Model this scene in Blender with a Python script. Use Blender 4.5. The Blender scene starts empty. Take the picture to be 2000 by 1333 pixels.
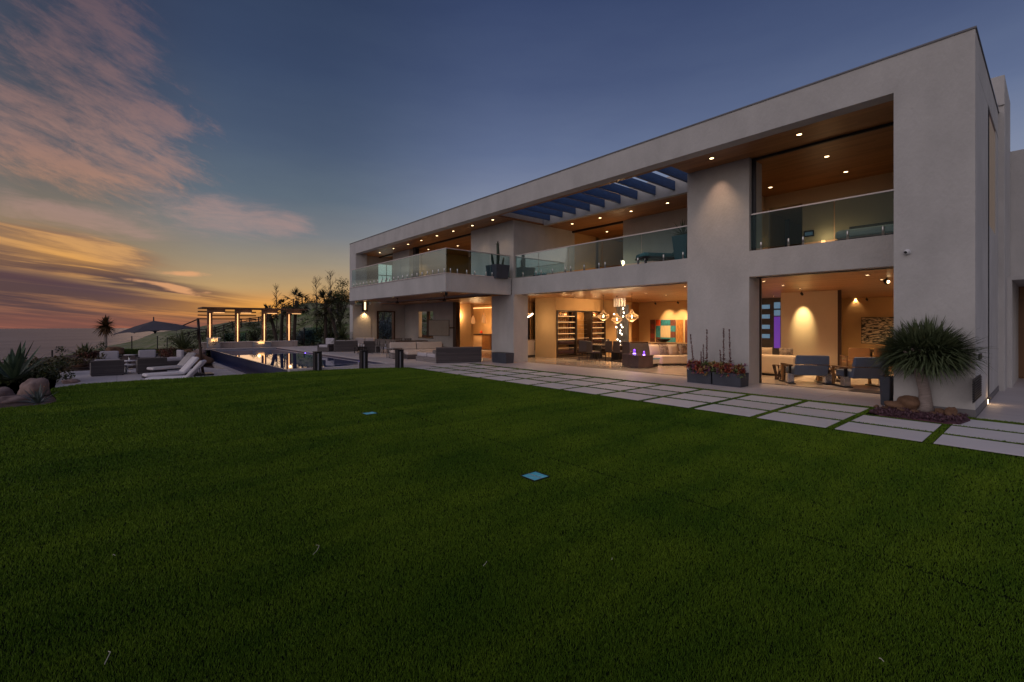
import bpy, bmesh, math, random
import numpy as np
from mathutils import Vector, Matrix, Euler
S = bpy.context.scene
COL = S.collection
PI = math.pi
R = math.radians
random.seed(7)

# ------------------------------------------------------------------ camera
# X runs into the house, Y along its front, Z up; the terrace is Z = 0
FOC, VPX, HY, CH = 905.0, 228.0, 635.0, 1.75
TH = math.atan2(1000 - VPX, FOC)
SN, CS = math.sin(TH), math.cos(TH)
cam = bpy.data.cameras.new('camera')
camo = bpy.data.objects.new('camera', cam)
COL.objects.link(camo)
camo.location = (0, 0, CH)
camo.rotation_euler = (PI / 2, 0, -TH)
cam.sensor_width = 36
cam.lens = FOC / 2000 * 36
cam.shift_y = -(666.5 - HY) / 2000
cam.clip_start = 0.05
cam.clip_end = 60000
S.camera = camo
S.render.resolution_x, S.render.resolution_y = 1024, 682

def ray(x, z):
    r = (x - 1000) / FOC * z
    return (SN * z + CS * r, CS * z - SN * r)
def gp(x, y, Z=0.0):                       # point at height Z seen at a pixel of the photograph
    z = FOC * (CH - Z) / (y - HY)
    v, u = ray(x, z)
    return Vector((v, u, Z))
def dp(x, z, Z=0.0):
    v, u = ray(x, z)
    return Vector((v, u, Z))
def uv_(x, v):                             # position along the front of a point on the plane X = v
    k = (x - 1000) / FOC
    # v = SN z + CS k z ; u = CS z - SN k z
    z = v / (SN + CS * k)
    return CS * z - SN * k * z
def vu_(x, u):
    k = (x - 1000) / FOC
    z = u / (CS - SN * k)
    return SN * z + CS * k * z
def dep(v, u):
    return SN * v + CS * u
def hz(y, v, u):
    return CH + (HY - y) / FOC * dep(v, u)

# ------------------------------------------------------------------ sky
S.view_settings.view_transform = 'Standard'
S.view_settings.look = 'None'
S.view_settings.exposure = 0.0
S.view_settings.gamma = 1.0
W = bpy.data.worlds.new("World")
S.world = W
W.use_nodes = True
wt = W.node_tree
wt.nodes.clear()

class E:
    t = wt
    def __init__(s, k): s.k = k
    @staticmethod
    def m(op, *a):
        n = E.t.nodes.new('ShaderNodeMath'); n.operation = op
        for i, x in enumerate(a):
            if isinstance(x, E): E.t.links.new(x.k, n.inputs[i])
            else: n.inputs[i].default_value = x
        return E(n.outputs[0])
    def __add__(s, o): return E.m('ADD', s, o)
    def __radd__(s, o): return E.m('ADD', o, s)
    def __sub__(s, o): return E.m('SUBTRACT', s, o)
    def __rsub__(s, o): return E.m('SUBTRACT', o, s)
    def __mul__(s, o): return E.m('MULTIPLY', s, o)
    def __rmul__(s, o): return E.m('MULTIPLY', o, s)
    def __truediv__(s, o): return E.m('DIVIDE', s, o)
    def __neg__(s): return E.m('MULTIPLY', s, -1.0)
def emax(a, b): return E.m('MAXIMUM', a, b)
def emin(a, b): return E.m('MINIMUM', a, b)
def eexp(a): return E.m('EXPONENT', a)
def smooth(x, a, b, lo=0.0, hi=1.0):
    n = E.t.nodes.new('ShaderNodeMapRange'); n.interpolation_type = 'SMOOTHSTEP'
    E.t.links.new(x.k, n.inputs[0])
    for i, q in enumerate((a, b, lo, hi)): n.inputs[i + 1].default_value = q
    return E(n.outputs[0])
def vec(x, y, z):
    n = E.t.nodes.new('ShaderNodeCombineXYZ')
    for i, q in enumerate((x, y, z)):
        if isinstance(q, E): E.t.links.new(q.k, n.inputs[i])
        else: n.inputs[i].default_value = q
    return E(n.outputs[0])
def noise(v, scale=1.0, detail=5, rough=.55, dist=0.0):
    n = E.t.nodes.new('ShaderNodeTexNoise')
    E.t.links.new(v.k, n.inputs['Vector'])
    n.inputs['Scale'].default_value = scale; n.inputs['Detail'].default_value = detail
    n.inputs['Roughness'].default_value = rough; n.inputs['Distortion'].default_value = dist
    return E(n.outputs['Fac'])
def ramp(x, stops):
    n = E.t.nodes.new('ShaderNodeValToRGB')
    E.t.links.new(x.k, n.inputs[0])
    cr = n.color_ramp
    while len(cr.elements) < len(stops): cr.elements.new(.5)
    for e, (p, c) in zip(cr.elements, stops):
        e.position = p; e.color = (*c, 1)
    return E(n.outputs[0])
def mixc(f, a, b, mode='MIX'):
    n = E.t.nodes.new('ShaderNodeMixRGB'); n.blend_type = mode
    for i, q in enumerate((f, a, b)):
        if isinstance(q, E): E.t.links.new(q.k, n.inputs[i])
        else: n.inputs[i].default_value = q if i == 0 else (*q, 1)
    return E(n.outputs[0])
def lin(r, g, b):
    f = lambda c: (c / 255 / 12.92) if c / 255 <= .04045 else ((c / 255 + .055) / 1.055) ** 2.4
    return (f(r), f(g), f(b))

tc = wt.nodes.new('ShaderNodeTexCoord')
nrm = wt.nodes.new('ShaderNodeVectorMath'); nrm.operation = 'NORMALIZE'
wt.links.new(tc.outputs['Generated'], nrm.inputs[0])
sp = wt.nodes.new('ShaderNodeSeparateXYZ')
wt.links.new(nrm.outputs[0], sp.inputs[0])
dx, dy, dz = (E(sp.outputs[i]) for i in range(3))
el = E.m('ARCSINE', dz) * (180 / PI)                       # degrees above the horizon
az = E.m('ARCTAN2', dy, dx) * (180 / PI)                   # degrees from +X towards +Y
elc = emax(el, 0.0) / 90.0
def stops(lst): return [(max(0, min(1, e / 90)), lin(*c)) for e, c in lst]
warm = ramp(elc, stops([(0, (184, 108, 76)), (1.6, (200, 138, 78)), (4, (186, 154, 108)), (7, (154, 143, 124)), (10, (122, 126, 130)),
                        (14, (94, 108, 122)), (19, (76, 91, 114)), (26, (60, 75, 103)), (34, (50, 64, 92)), (60, (42, 52, 78))]))
cool = ramp(elc, stops([(0, (190, 170, 150)), (4, (172, 165, 158)), (9, (150, 154, 164)), (14, (130, 140, 164)), (20, (98, 112, 144)),
                        (27, (74, 88, 122)), (36, (54, 68, 103)), (60, (44, 54, 82))]))
left = ramp(elc, stops([(0, (142, 88, 76)), (3, (146, 106, 78)), (7, (150, 126, 94)), (11, (122, 114, 104)), (15, (90, 92, 100)), (22, (66, 74, 90)),
                        (30, (54, 62, 84)), (60, (46, 52, 78))]))
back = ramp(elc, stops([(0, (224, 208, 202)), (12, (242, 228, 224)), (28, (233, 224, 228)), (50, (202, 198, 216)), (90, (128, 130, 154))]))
# azimuths: the view axis is at 90-TH deg; the sunset glow lies near 80
AX = math.degrees(PI / 2 - TH)
sky = mixc(smooth(az, AX - 2, AX + 24), cool, warm)
sky = mixc(smooth(az, AX + 30, AX + 46), sky, left)
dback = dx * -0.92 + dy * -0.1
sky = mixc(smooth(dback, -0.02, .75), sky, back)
def A(x): return math.degrees(math.atan((1000 - x) / FOC))
def EL(x, y): return math.degrees(math.atan((HY - y) / FOC * math.cos(math.radians(A(x)))))
def blob(x, y, ra, re, rot=0.0, p=1.0):
    """soft ellipse round a direction, radii in degrees along and across, turned by rot"""
    a0, e0 = A(x) + AX, EL(x, y)
    c, s = math.cos(R(rot)), math.sin(R(rot))
    da, de = (az - a0) * -1.0, el - e0
    p1 = (da * c + de * s) / ra
    p2 = (de * c - da * s) / re
    return eexp((p1 * p1 + p2 * p2) * -p)
# cirrus, streaks falling to the right
wa, we = az * -1.0, el
def rotc(deg):
    c, s = math.cos(R(deg)), math.sin(R(deg))
    return wa * c + we * s, we * c - wa * s
s1, t1 = rotc(-20)
warp = noise(vec(wa * .12, we * .12, 3.0), 1, 3, .5) * 4
cir = noise(vec(s1 * .22 + warp * .25, t1 * .62 + warp * .2, 1.3), 1.0, 10, .7, .25) * .8 + noise(vec(s1 * .5, t1 * 2.2, 7.0), 1.0, 6, .7, .2) * .2
cir2 = noise(vec(s1 * .05, t1 * .16 + 4.0, 6.0), 1.0, 4, .55, .5)
m1 = blob(215, 60, 6, 3.6, -60) + blob(190, 150, 5, 2.6, -40) + blob(320, 225, 5.0, 2.2, -12) + blob(190, 290, 8, 2.6, -22) \
    + blob(70, 260, 6, 2.4, -25) * .8 + blob(300, 300, 5, 1.6, -10) * .7 + blob(60, 120, 4, 5, -50) * .45 + blob(120, 350, 7, 1.6, -14) * .6
m1 = emin(m1, 1.15)
c1 = smooth(cir * 1.15 + cir2 * .45 + m1 * .24, .86, 1.22)
c1 = c1 * smooth(m1, .04, .5)
ccol = ramp(elc, stops([(0, (240, 150, 90)), (9, (226, 156, 108)), (16, (182, 138, 122)), (24, (138, 108, 108)), (32, (108, 86, 92))]))
sky = mixc(c1 * .52, sky, ccol)
s2, t2 = rotc(-3)
cf = noise(vec(s2 * .16, t2 * .7, 9.3), 1.0, 8, .66, .5)
m2 = emin(blob(430, 425, 8, 2.4, -8) + blob(560, 430, 3.5, 1.5, -8) * .7 + blob(40, 420, 9, 2.0, -4) * .8 + blob(180, 430, 5, .8, -12) * .7, 1.0)
c2 = smooth(cf * .9 + m2 * .45, .62, 1.05) * smooth(m2, .05, .6)
sky = mixc(c2 * .5, sky, lin(186, 148, 138))
# orange lit bank low on the left
s3, t3 = rotc(-9)
co = noise(vec(s3 * .10, t3 * .9, 2.2), 1.0, 7, .6, .5)
m3 = emin(blob(40, 470, 9, 1.6, -6) + blob(130, 505, 5, 1.5, -14) + blob(210, 490, 6, 1.1, -10) * .7 + blob(20, 510, 5, 1.0, -6), 1.1)
c3 = smooth(co * .8 + m3 * .5, .55, 1.0) * smooth(m3, .05, .6)
sky = mixc(c3 * .62, sky, mixc(smooth(co, .4, .62), lin(140, 98, 78), lin(226, 164, 98)))
sky = mixc(blob(145, 512, 3.2, 1.0, -16) * .5, sky, lin(250, 180, 86))
# dark evening stratus bands
s4, t4 = rotc(-6)
cd = noise(vec(s4 * .055, t4 * 1.25, 5.5), 1.0, 6, .6, .35)
edge = smooth((az - (AX + 27)) * .16 - (el * .62 - 1.4) + (cd - .5) * 1.5, -.3, .8)
low = smooth(el, 8.4, 4.2)
c4 = smooth(cd, .36, .54) * edge * low
sky = mixc(c4 * .9, sky, lin(80, 63, 68))
sky = mixc(blob(150, 560, 7.5, .55, -11) * .8, sky, lin(84, 66, 74))
sky = mixc(blob(30, 540, 5.0, .4, -8) * .6, sky, lin(90, 66, 70))
lowglow = smooth(el, 1.3, .1) * smooth(az, AX + 24, AX + 36)
sky = mixc(lowglow * .35, sky, lin(160, 98, 76))
# two small lit cloudlets
cs_ = noise(vec(s2 * .5, t2 * 2.4, 1.0), 1, 6, .65, .4)
m5 = blob(352, 567, 1.5, .38, -14) + blob(300, 553, 2.2, .2, -8) * .7 + blob(362, 535, 2.2, .3, 2) * .8 + blob(405, 572, .5, .2) * .4
sky = mixc(smooth(m5 * 1.1 + (cs_ - .5) * 1.2, .2, .9) * smooth(m5, .03, .25) * .8, sky, lin(228, 166, 118))
# bright band where the sun went down, beside the palms
sky = mixc(blob(560, 604, 9, 1.2, 0) * .75, sky, lin(255, 176, 76))
# thin high texture so that no part of the sky is perfectly even
hz_ = noise(vec(wa * .05, we * .2, 0.0), 1, 5, .6)
sky = mixc(1.0, sky, mixc(smooth(hz_, .3, .7), (.95, .95, .97), (1.05, 1.04, 1.02)), 'MULTIPLY')
sky = mixc(smooth(el, 0, -2.0), sky, (.05, .045, .05))
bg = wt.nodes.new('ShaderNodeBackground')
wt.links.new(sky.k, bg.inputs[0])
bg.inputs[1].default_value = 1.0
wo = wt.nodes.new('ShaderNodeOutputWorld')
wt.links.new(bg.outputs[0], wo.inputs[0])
W.cycles.sampling_method = 'MANUAL'
W.cycles.sample_map_resolution = 1024
# the sun is just under the horizon: only a very weak, low, broad glow from its side
sl = bpy.data.lights.new('sun', 'SUN'); sl.energy = .08; sl.angle = R(20); sl.color = (1, .62, .38)
so = bpy.data.objects.new('sun', sl); COL.objects.link(so)
_sd = Vector((math.cos(R(AX + 31)), math.sin(R(AX + 31)), math.tan(R(6))))
so.rotation_euler = (-_sd).to_track_quat('-Z', 'Y').to_euler()
S.cycles.use_denoising = True
S.cycles.max_bounces = 7
S.cycles.diffuse_bounces = 3
S.cycles.glossy_bounces = 3
S.cycles.transparent_max_bounces = 12
S.cycles.sample_clamp_indirect = 4.0
S.cycles.caustics_reflective = False
S.cycles.caustics_refractive = False

# ------------------------------------------------------------------ materials
MATS = {}
def mat(name, col, rough=.6, metal=0.0, var=0.0, vscale=3.0, bump=0.0, bscale=40.0, emit=None, es=0.0, spec=.5, col2=None, stretch=None, coat=0.0):
    """procedural surface: base colour broken up by noise, optional fine bump"""
    if name in MATS: return MATS[name]
    m = bpy.data.materials.new(name); m.use_nodes = True
    nt = m.node_tree; b = nt.nodes['Principled BSDF']
    b.inputs['Base Color'].default_value = (*col, 1)
    b.inputs['Roughness'].default_value = rough; b.inputs['Metallic'].default_value = metal
    b.inputs['Specular IOR Level'].default_value = spec
    b.inputs['Coat Weight'].default_value = coat
    tcn = nt.nodes.new('ShaderNodeTexCoord'); mp = nt.nodes.new('ShaderNodeMapping')
    nt.links.new(tcn.outputs['Object'], mp.inputs[0])
    if stretch: mp.inputs['Scale'].default_value = stretch
    if var or col2:
        nz = nt.nodes.new('ShaderNodeTexNoise'); nz.inputs['Scale'].default_value = vscale; nz.inputs['Detail'].default_value = 7
        nz.inputs['Roughness'].default_value = .62
        nt.links.new(mp.outputs[0], nz.inputs['Vector'])
        mr = nt.nodes.new('ShaderNodeMapRange'); mr.inputs[1].default_value = .3; mr.inputs[2].default_value = .7
        nt.links.new(nz.outputs['Fac'], mr.inputs[0])
        mx = nt.nodes.new('ShaderNodeMixRGB')
        c2 = col2 or tuple(c * (1 + var) for c in col)
        c1 = col if col2 else tuple(c * (1 - var) for c in col)
        mx.inputs[1].default_value = (*c1, 1); mx.inputs[2].default_value = (*c2, 1)
        nt.links.new(mr.outputs[0], mx.inputs[0]); nt.links.new(mx.outputs[0], b.inputs['Base Color'])
    if bump:
        n2 = nt.nodes.new('ShaderNodeTexNoise'); n2.inputs['Scale'].default_value = bscale; n2.inputs['Detail'].default_value = 4
        nt.links.new(mp.outputs[0], n2.inputs['Vector'])
        bp = nt.nodes.new('ShaderNodeBump'); bp.inputs['Strength'].default_value = bump; bp.inputs['Distance'].default_value = .02
        nt.links.new(n2.outputs['Fac'], bp.inputs['Height']); nt.links.new(bp.outputs[0], b.inputs['Normal'])
    if emit:
        b.inputs['Emission Color'].default_value = (*emit, 1); b.inputs['Emission Strength'].default_value = es
    MATS[name] = m
    return m
def glass(name, tint=(.9, .95, .93), refl=1.0, rough=.0, gcol=(1, 1, 1)):
    if name in MATS: return MATS[name]
    m = bpy.data.materials.new(name); m.use_nodes = True; nt = m.node_tree; nt.nodes.clear()
    o = nt.nodes.new('ShaderNodeOutputMaterial'); mx = nt.nodes.new('ShaderNodeMixShader')
    t = nt.nodes.new('ShaderNodeBsdfTransparent'); t.inputs[0].default_value = (*tint, 1)
    g = nt.nodes.new('ShaderNodeBsdfGlossy'); g.inputs['Roughness'].default_value = rough; g.inputs[0].default_value = (*gcol, 1)
    fr = nt.nodes.new('ShaderNodeFresnel'); fr.inputs[0].default_value = 1.45
    ml = nt.nodes.new('ShaderNodeMath'); ml.operation = 'MULTIPLY'; ml.inputs[1].default_value = refl; ml.use_clamp = True
    nt.links.new(fr.outputs[0], ml.inputs[0]); nt.links.new(ml.outputs[0], mx.inputs[0])
    nt.links.new(t.outputs[0], mx.inputs[1]); nt.links.new(g.outputs[0], mx.inputs[2]); nt.links.new(mx.outputs[0], o.inputs[0])
    MATS[name] = m
    return m
def planks(name, c1, c2, width=.14, axis='Y', rough=.35, grain=1.0, line=(.02, .01, .006)):
    """boards running along one axis, with grain"""
    if name in MATS: return MATS[name]
    m = bpy.data.materials.new(name); m.use_nodes = True; nt = m.node_tree; b = nt.nodes['Principled BSDF']
    old = E.t; E.t = nt
    tcn = nt.nodes.new('ShaderNodeTexCoord'); s = nt.nodes.new('ShaderNodeSeparateXYZ'); nt.links.new(tcn.outputs['Object'], s.inputs[0])
    X, Y, Z = (E(s.outputs[i]) for i in range(3))
    al, ac = {'Y': (Y, X), 'X': (X, Y), 'Z': (Z, X + Y), 'H': (X + Y, Z)}[axis]
    q = ac / width
    idx = E.m('FLOOR', q); fr = E.m('FRACT', q)
    wn = nt.nodes.new('ShaderNodeTexWhiteNoise'); wn.noise_dimensions = '2D'
    sg = E.m('FLOOR', (al + idx * 0.37) / 2.4)
    nt.links.new(vec(idx, sg, 0.0).k, wn.inputs['Vector'])
    rnd = E(wn.outputs['Value'])
    gr = noise(vec(al * 1.2 + rnd * 9, ac * 16.0, rnd * 5), 1.0, 6, .6, .3)
    f = smooth(gr * .6 + rnd * .4, .25, .75)
    c = mixc(f, c1, c2)
    gap = E.m('LESS_THAN', fr, .035 if width > .1 else .06)
    c = mixc(gap * .8, c, line)
    nt.links.new(c.k, b.inputs['Base Color'])
    b.inputs['Roughness'].default_value = rough
    bp = nt.nodes.new('ShaderNodeBump'); bp.inputs['Strength'].default_value = .25 * grain; bp.inputs['Distance'].default_value = .004
    nt.links.new((gr - gap).k, bp.inputs['Height']); nt.links.new(bp.outputs[0], b.inputs['Normal'])
    E.t = old
    MATS[name] = m
    return m
def tiles(name, c1, c2, sx, sy, joint=(.12, .11, .11), jw=.006, rough=.5, bump=.1, stagger=0.0):
    if name in MATS: return MATS[name]
    m = bpy.data.materials.new(name); m.use_nodes = True; nt = m.node_tree; b = nt.nodes['Principled BSDF']
    old = E.t; E.t = nt
    tcn = nt.nodes.new('ShaderNodeTexCoord'); s = nt.nodes.new('ShaderNodeSeparateXYZ'); nt.links.new(tcn.outputs['Object'], s.inputs[0])
    X, Y, Z = (E(s.outputs[i]) for i in range(3))
    qx = X / sx; ix = E.m('FLOOR', qx); fx = E.m('FRACT', qx)
    qy = Y / sy + ix * stagger; iy = E.m('FLOOR', qy); fy = E.m('FRACT', qy)
    wn = nt.nodes.new('ShaderNodeTexWhiteNoise'); wn.noise_dimensions = '2D'
    nt.links.new(vec(ix, iy, 0.0).k, wn.inputs['Vector'])
    rnd = E(wn.outputs['Value'])
    n1 = noise(vec(X * 5 + rnd * 30, Y * 1.4, rnd * 8), 1.0, 7, .65, .5)
    n2 = noise(vec(X * .5, Y * .5, 0.0), 1.0, 4, .6)
    c = mixc(smooth(n1 * .6 + rnd * .25 + n2 * .2, .3, .75), c1, c2)
    g = emax(E.m('LESS_THAN', fx, jw / sx), E.m('LESS_THAN', fy, jw / sy))
    c = mixc(g, c, joint)
    nt.links.new(c.k, b.inputs['Base Color'])
    b.inputs['Roughness'].default_value = rough
    if bump:
        bp = nt.nodes.new('ShaderNodeBump'); bp.inputs['Strength'].default_value = bump; bp.inputs['Distance'].default_value = .01
        n3 = noise(vec(X * 30, Y * 30, 0.0), 1.0, 4, .6)
        nt.links.new((n3 - g).k, bp.inputs['Height']); nt.links.new(bp.outputs[0], b.inputs['Normal'])
    E.t = old
    MATS[name] = m
    return m

STUCCO = mat('stucco', (.42, .408, .405), .92, vscale=1.3, bump=.6, bscale=18, spec=.2, col2=(.515, .50, .495), stretch=(1, 1, .55))
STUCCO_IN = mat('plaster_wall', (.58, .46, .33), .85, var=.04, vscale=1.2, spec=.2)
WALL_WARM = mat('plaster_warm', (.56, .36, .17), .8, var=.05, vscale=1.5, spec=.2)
CEIL = planks('ceiling_boards', (.24, .10, .032), (.36, .165, .058), .13, 'Y', .42)
WOODV = planks('wood_panel', (.22, .10, .035), (.34, .165, .06), .45, 'Z', .4)
WOODD = planks('dark_wood', (.07, .032, .016), (.13, .06, .028), .12, 'H', .4)
WICKER = planks('wicker_weave', (.045, .036, .040), (.085, .07, .075), .045, 'H', .55, line=(.012, .01, .012))
WICKERL = planks('grey_weave', (.16, .14, .14), (.24, .21, .21), .04, 'H', .6, line=(.05, .045, .045))
METAL_D = mat('dark_metal', (.028, .026, .030), .45, .6, var=.15, vscale=6)
BRONZE = mat('bronze_frame', (.06, .032, .022), .4, .5, var=.15, vscale=5)
STEEL = mat('brushed_steel', (.55, .55, .56), .28, 1.0, var=.08, vscale=9)
FLASH = mat('roof_flashing', (.10, .10, .115), .4, .7, var=.1)
BLUEWOOD = mat('blue_slat_paint', (.035, .085, .22), .5, var=.25, vscale=4, stretch=(1, 6, 6))
CUSH = mat('cushion_cream', (.58, .50, .46), .95, var=.05, vscale=4, bump=.3, bscale=160, spec=.1)
CUSHG = mat('cushion_grey', (.46, .43, .47), .95, var=.05, vscale=4, bump=.3, bscale=160, spec=.1)
SLATE = mat('slate_planter', (.045, .05, .07), .6, var=.2, vscale=3, bump=.2, bscale=30)
GLASSG = glass('balcony_glass', (.68, .82, .84), .27, gcol=(.70, .82, .82))
GLASSC = glass('clear_glass', (.97, .95, .92), 1.0)
FLOOR = tiles('polished_stone', (.50, .42, .36), (.62, .54, .46), 1.2, 1.2, (.2, .16, .13), .006, .12, 0)
TERR = tiles('terrace_stone', (.46, .41, .42), (.56, .51, .51), 1.2, 1.2, (.2, .18, .18), .008, .55, .15)
PAVE = tiles('paver_stone', (.56, .525, .53), (.70, .66, .665), 9.0, 9.0, (.4, .36, .36), .001, .6, .2)
LAMP = mat('lamp_disc', (.9, .8, .6), .5, emit=(1, .70, .36), es=9)
LEDW = mat('led_strip', (.9, .8, .6), .5, emit=(1, .50, .18), es=2.0)

# ------------------------------------------------------------------ mesh helpers
class MB:
    def __init__(s): s.v = []; s.f = []; s.mi = []; s.cur = 0; s.smooth = False; s.sm = []
    def add(s, vs, fs):
        o = len(s.v); s.v += [tuple(p) for p in vs]
        for f in fs: s.f.append([i + o for i in f]); s.mi.append(s.cur); s.sm.append(s.smooth)
        return s
    def box(s, x0, x1, y0, y1, z0, z1, rot=0, piv=None):
        vs = [(x, y, z) for z in (z0, z1) for x, y in ((x0, y0), (x1, y0), (x1, y1), (x0, y1))]
        if rot:
            cx, cy = piv or ((x0 + x1) / 2, (y0 + y1) / 2); c, q = math.cos(rot), math.sin(rot)
            vs = [(cx + (x - cx) * c - (y - cy) * q, cy + (x - cx) * q + (y - cy) * c, z) for x, y, z in vs]
        return s.add(vs, [(0, 3, 2, 1), (4, 5, 6, 7), (0, 1, 5, 4), (1, 2, 6, 5), (2, 3, 7, 6), (3, 0, 4, 7)])
    def hull(s, a, b):
        """closed solid between two loops with the same number of points"""
        n = len(a)
        return s.add(list(a) + list(b), [tuple(reversed(range(n))), tuple(range(n, 2 * n))] + [(i, (i + 1) % n, n + (i + 1) % n, n + i) for i in range(n)])
    def prism(s, poly, z0, z1):
        return s.hull([(x, y, z0) for x, y in poly], [(x, y, z1) for x, y in poly])
    def rbox(s, x0, x1, y0, y1, z0, z1, r=.04, n=3):
        """cushion-like box with rounded vertical and top edges"""
        def loop(i, z):
            pts = []
            for cx, cy, a0 in ((x1 - r, y1 - r, 0), (x0 + r, y1 - r, 90), (x0 + r, y0 + r, 180), (x1 - r, y0 + r, 270)):
                for k in range(n + 1):
                    a = R(a0 + 90 * k / n); rr = max(r - i, .001)
                    pts.append((cx + rr * math.cos(a), cy + rr * math.sin(a), z))
            return pts
        prof = [(r * .6, z0), (0, z0 + r * .6), (0, z1 - r)] + [(r * (1 - math.cos(R(t))), z1 - r + r * math.sin(R(t))) for t in (35, 65, 90)]
        loops = [loop(i, z) for i, z in prof]
        s.loft(loops)
        return s
    def loft(s, loops, cap=True, closed=True):
        n = len(loops[0]); vs = [p for l in loops for p in l]; fs = []
        m = n if closed else n - 1
        for k in range(len(loops) - 1):
            for i in range(m):
                fs.append((k * n + i, k * n + (i + 1) % n, (k + 1) * n + (i + 1) % n, (k + 1) * n + i))
        if cap: fs += [tuple(reversed(range(n))), tuple(range((len(loops) - 1) * n, len(loops) * n))]
        return s.add(vs, fs)
    def tube(s, pts, rad, n=8, cap=True):
        pts = [Vector(p) for p in pts]
        if not isinstance(rad, (list, tuple)): rad = [rad] * len(pts)
        loops = []; up = None
        for i, p in enumerate(pts):
            d = (pts[min(i + 1, len(pts) - 1)] - pts[max(i - 1, 0)]).normalized()
            if up is None: up = Vector((0, 0, 1)) if abs(d.z) < .9 else Vector((1, 0, 0))
            a = d.cross(up).normalized(); b = a.cross(d).normalized(); up = b
            loops.append([p + (a * math.cos(2 * PI * k / n) + b * math.sin(2 * PI * k / n)) * rad[i] for k in range(n)])
        sm = s.smooth; s.smooth = n > 5; s.loft(loops, cap); s.smooth = sm
        return s
    def lathe(s, prof, c=(0, 0, 0), n=16, cap=True):
        sm = s.smooth; s.smooth = True
        s.loft([[(c[0] + r * math.cos(2 * PI * k / n), c[1] + r * math.sin(2 * PI * k / n), c[2] + z) for k in range(n)] for r, z in prof], cap)
        s.smooth = sm
        return s
    def ball(s, c, r, n=10, sq=(1, 1, 1)):
        prof = [(max(.0005, r * math.sin(PI * k / n)), -r * math.cos(PI * k / n)) for k in range(n + 1)]
        sm = s.smooth; s.smooth = True
        s.loft([[(c[0] + q * math.cos(2 * PI * k / n) * sq[0], c[1] + q * math.sin(2 * PI * k / n) * sq[1], c[2] + z * sq[2]) for k in range(n)] for q, z in prof], True)
        s.smooth = sm
        return s
    def blade(s, base, tip, w, bend=(0, 0, 0), seg=3, fold=.0, wdir=None):
        """strap leaf: a tapering ribbon with a bend and a slight keel"""
        base, tip, bend = Vector(base), Vector(tip), Vector(bend)
        d = tip - base; side = Vector(wdir) if wdir else d.cross(Vector((0, 0, 1)))
        if side.length < 1e-4: side = Vector((1, 0, 0))
        side.normalize(); nrm_ = side.cross(d).normalized()
        vs = []; fs = []
        for i in range(seg + 1):
            t = i / seg
            p = base + d * t + bend * (t * t) 
            ww = w * (1 - t) ** .6 * (.75 + .5 * min(1, t * 3)) if t < 1 else 0
            vs += [p - side * ww / 2 + nrm_ * fold * ww, p, p + side * ww / 2 + nrm_ * fold * ww]
        for i in range(seg):
            a = i * 3
            fs += [(a, a + 1, a + 4, a + 3), (a + 1, a + 2, a + 5, a + 4)]
        return s.add(vs, fs)
    def obj(s, name, m, parent=None, world=False, bevel=0.0, **tags):
        me = bpy.data.meshes.new(name)
        vs = s.v
        if world and parent is not None:
            o = Vector((0, 0, 0)); p = parent
            while p is not None: o += p.location; p = p.parent
            vs = [(a - o.x, b - o.y, c - o.z) for a, b, c in vs]
        me.from_pydata(vs, [], s.f)
        for mm in (m if isinstance(m, (list, tuple)) else [m]): me.materials.append(mm)
        me.polygons.foreach_set('material_index', s.mi)
        me.polygons.foreach_set('use_smooth', s.sm)
        me.update()
        ob = bpy.data.objects.new(name, me); COL.objects.link(ob)
        if parent is not None: ob.parent = parent
        if bevel:
            b = ob.modifiers.new('bevel', 'BEVEL'); b.width = bevel; b.segments = 2; b.limit_method = 'ANGLE'; b.angle_limit = R(50)
        for k, q in tags.items():
            if q: ob[k] = q
        return ob
def thing(name, label, cat, loc=(0, 0, 0), rot=0.0, group=None):
    o = bpy.data.objects.new(name, None); COL.objects.link(o)
    o.empty_display_size = .2
    o.location = loc; o.rotation_euler = (0, 0, rot)
    o['label'] = label; o['category'] = cat
    if group: o['group'] = group
    return o
def struct(mb, name, m, kind='structure', **k):
    return mb.obj(name, m, kind=kind, **k)
def dup(root, loc, rot=0.0, label=None):
    def cp(o, par):
        c = o.copy(); COL.objects.link(c)
        if par is not None: c.parent = par
        for ch in [q for q in KIDS.get(o.name, [])]: cp(ch, c)
        return c
    KIDS = {}
    for q in bpy.data.objects:
        if q.parent is not None: KIDS.setdefault(q.parent.name, []).append(q)
    r = cp(root, None); r.location = loc; r.rotation_euler = (0, 0, rot)
    if label: r['label'] = label
    return r
def spot(loc, energy, size=75, blend=.7, col=(1, .63, .32), rad=.04, tgt=None, parent=None):
    l = bpy.data.lights.new('lamp_or_fill_light', 'SPOT'); l.energy = energy; l.spot_size = R(size); l.spot_blend = blend; l.color = col; l.shadow_soft_size = rad
    o = bpy.data.objects.new('lamp_or_fill_light', l); COL.objects.link(o); o.location = loc
    if tgt is not None: o.rotation_euler = (Vector(tgt) - Vector(loc)).to_track_quat('-Z', 'Y').to_euler()
    return o
def point(loc, energy, col=(1, .63, .32), rad=.12):
    l = bpy.data.lights.new('lamp_or_fill_light', 'POINT'); l.energy = energy; l.color = col; l.shadow_soft_size = rad
    o = bpy.data.objects.new('lamp_or_fill_light', l); COL.objects.link(o); o.location = loc
    return o

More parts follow.
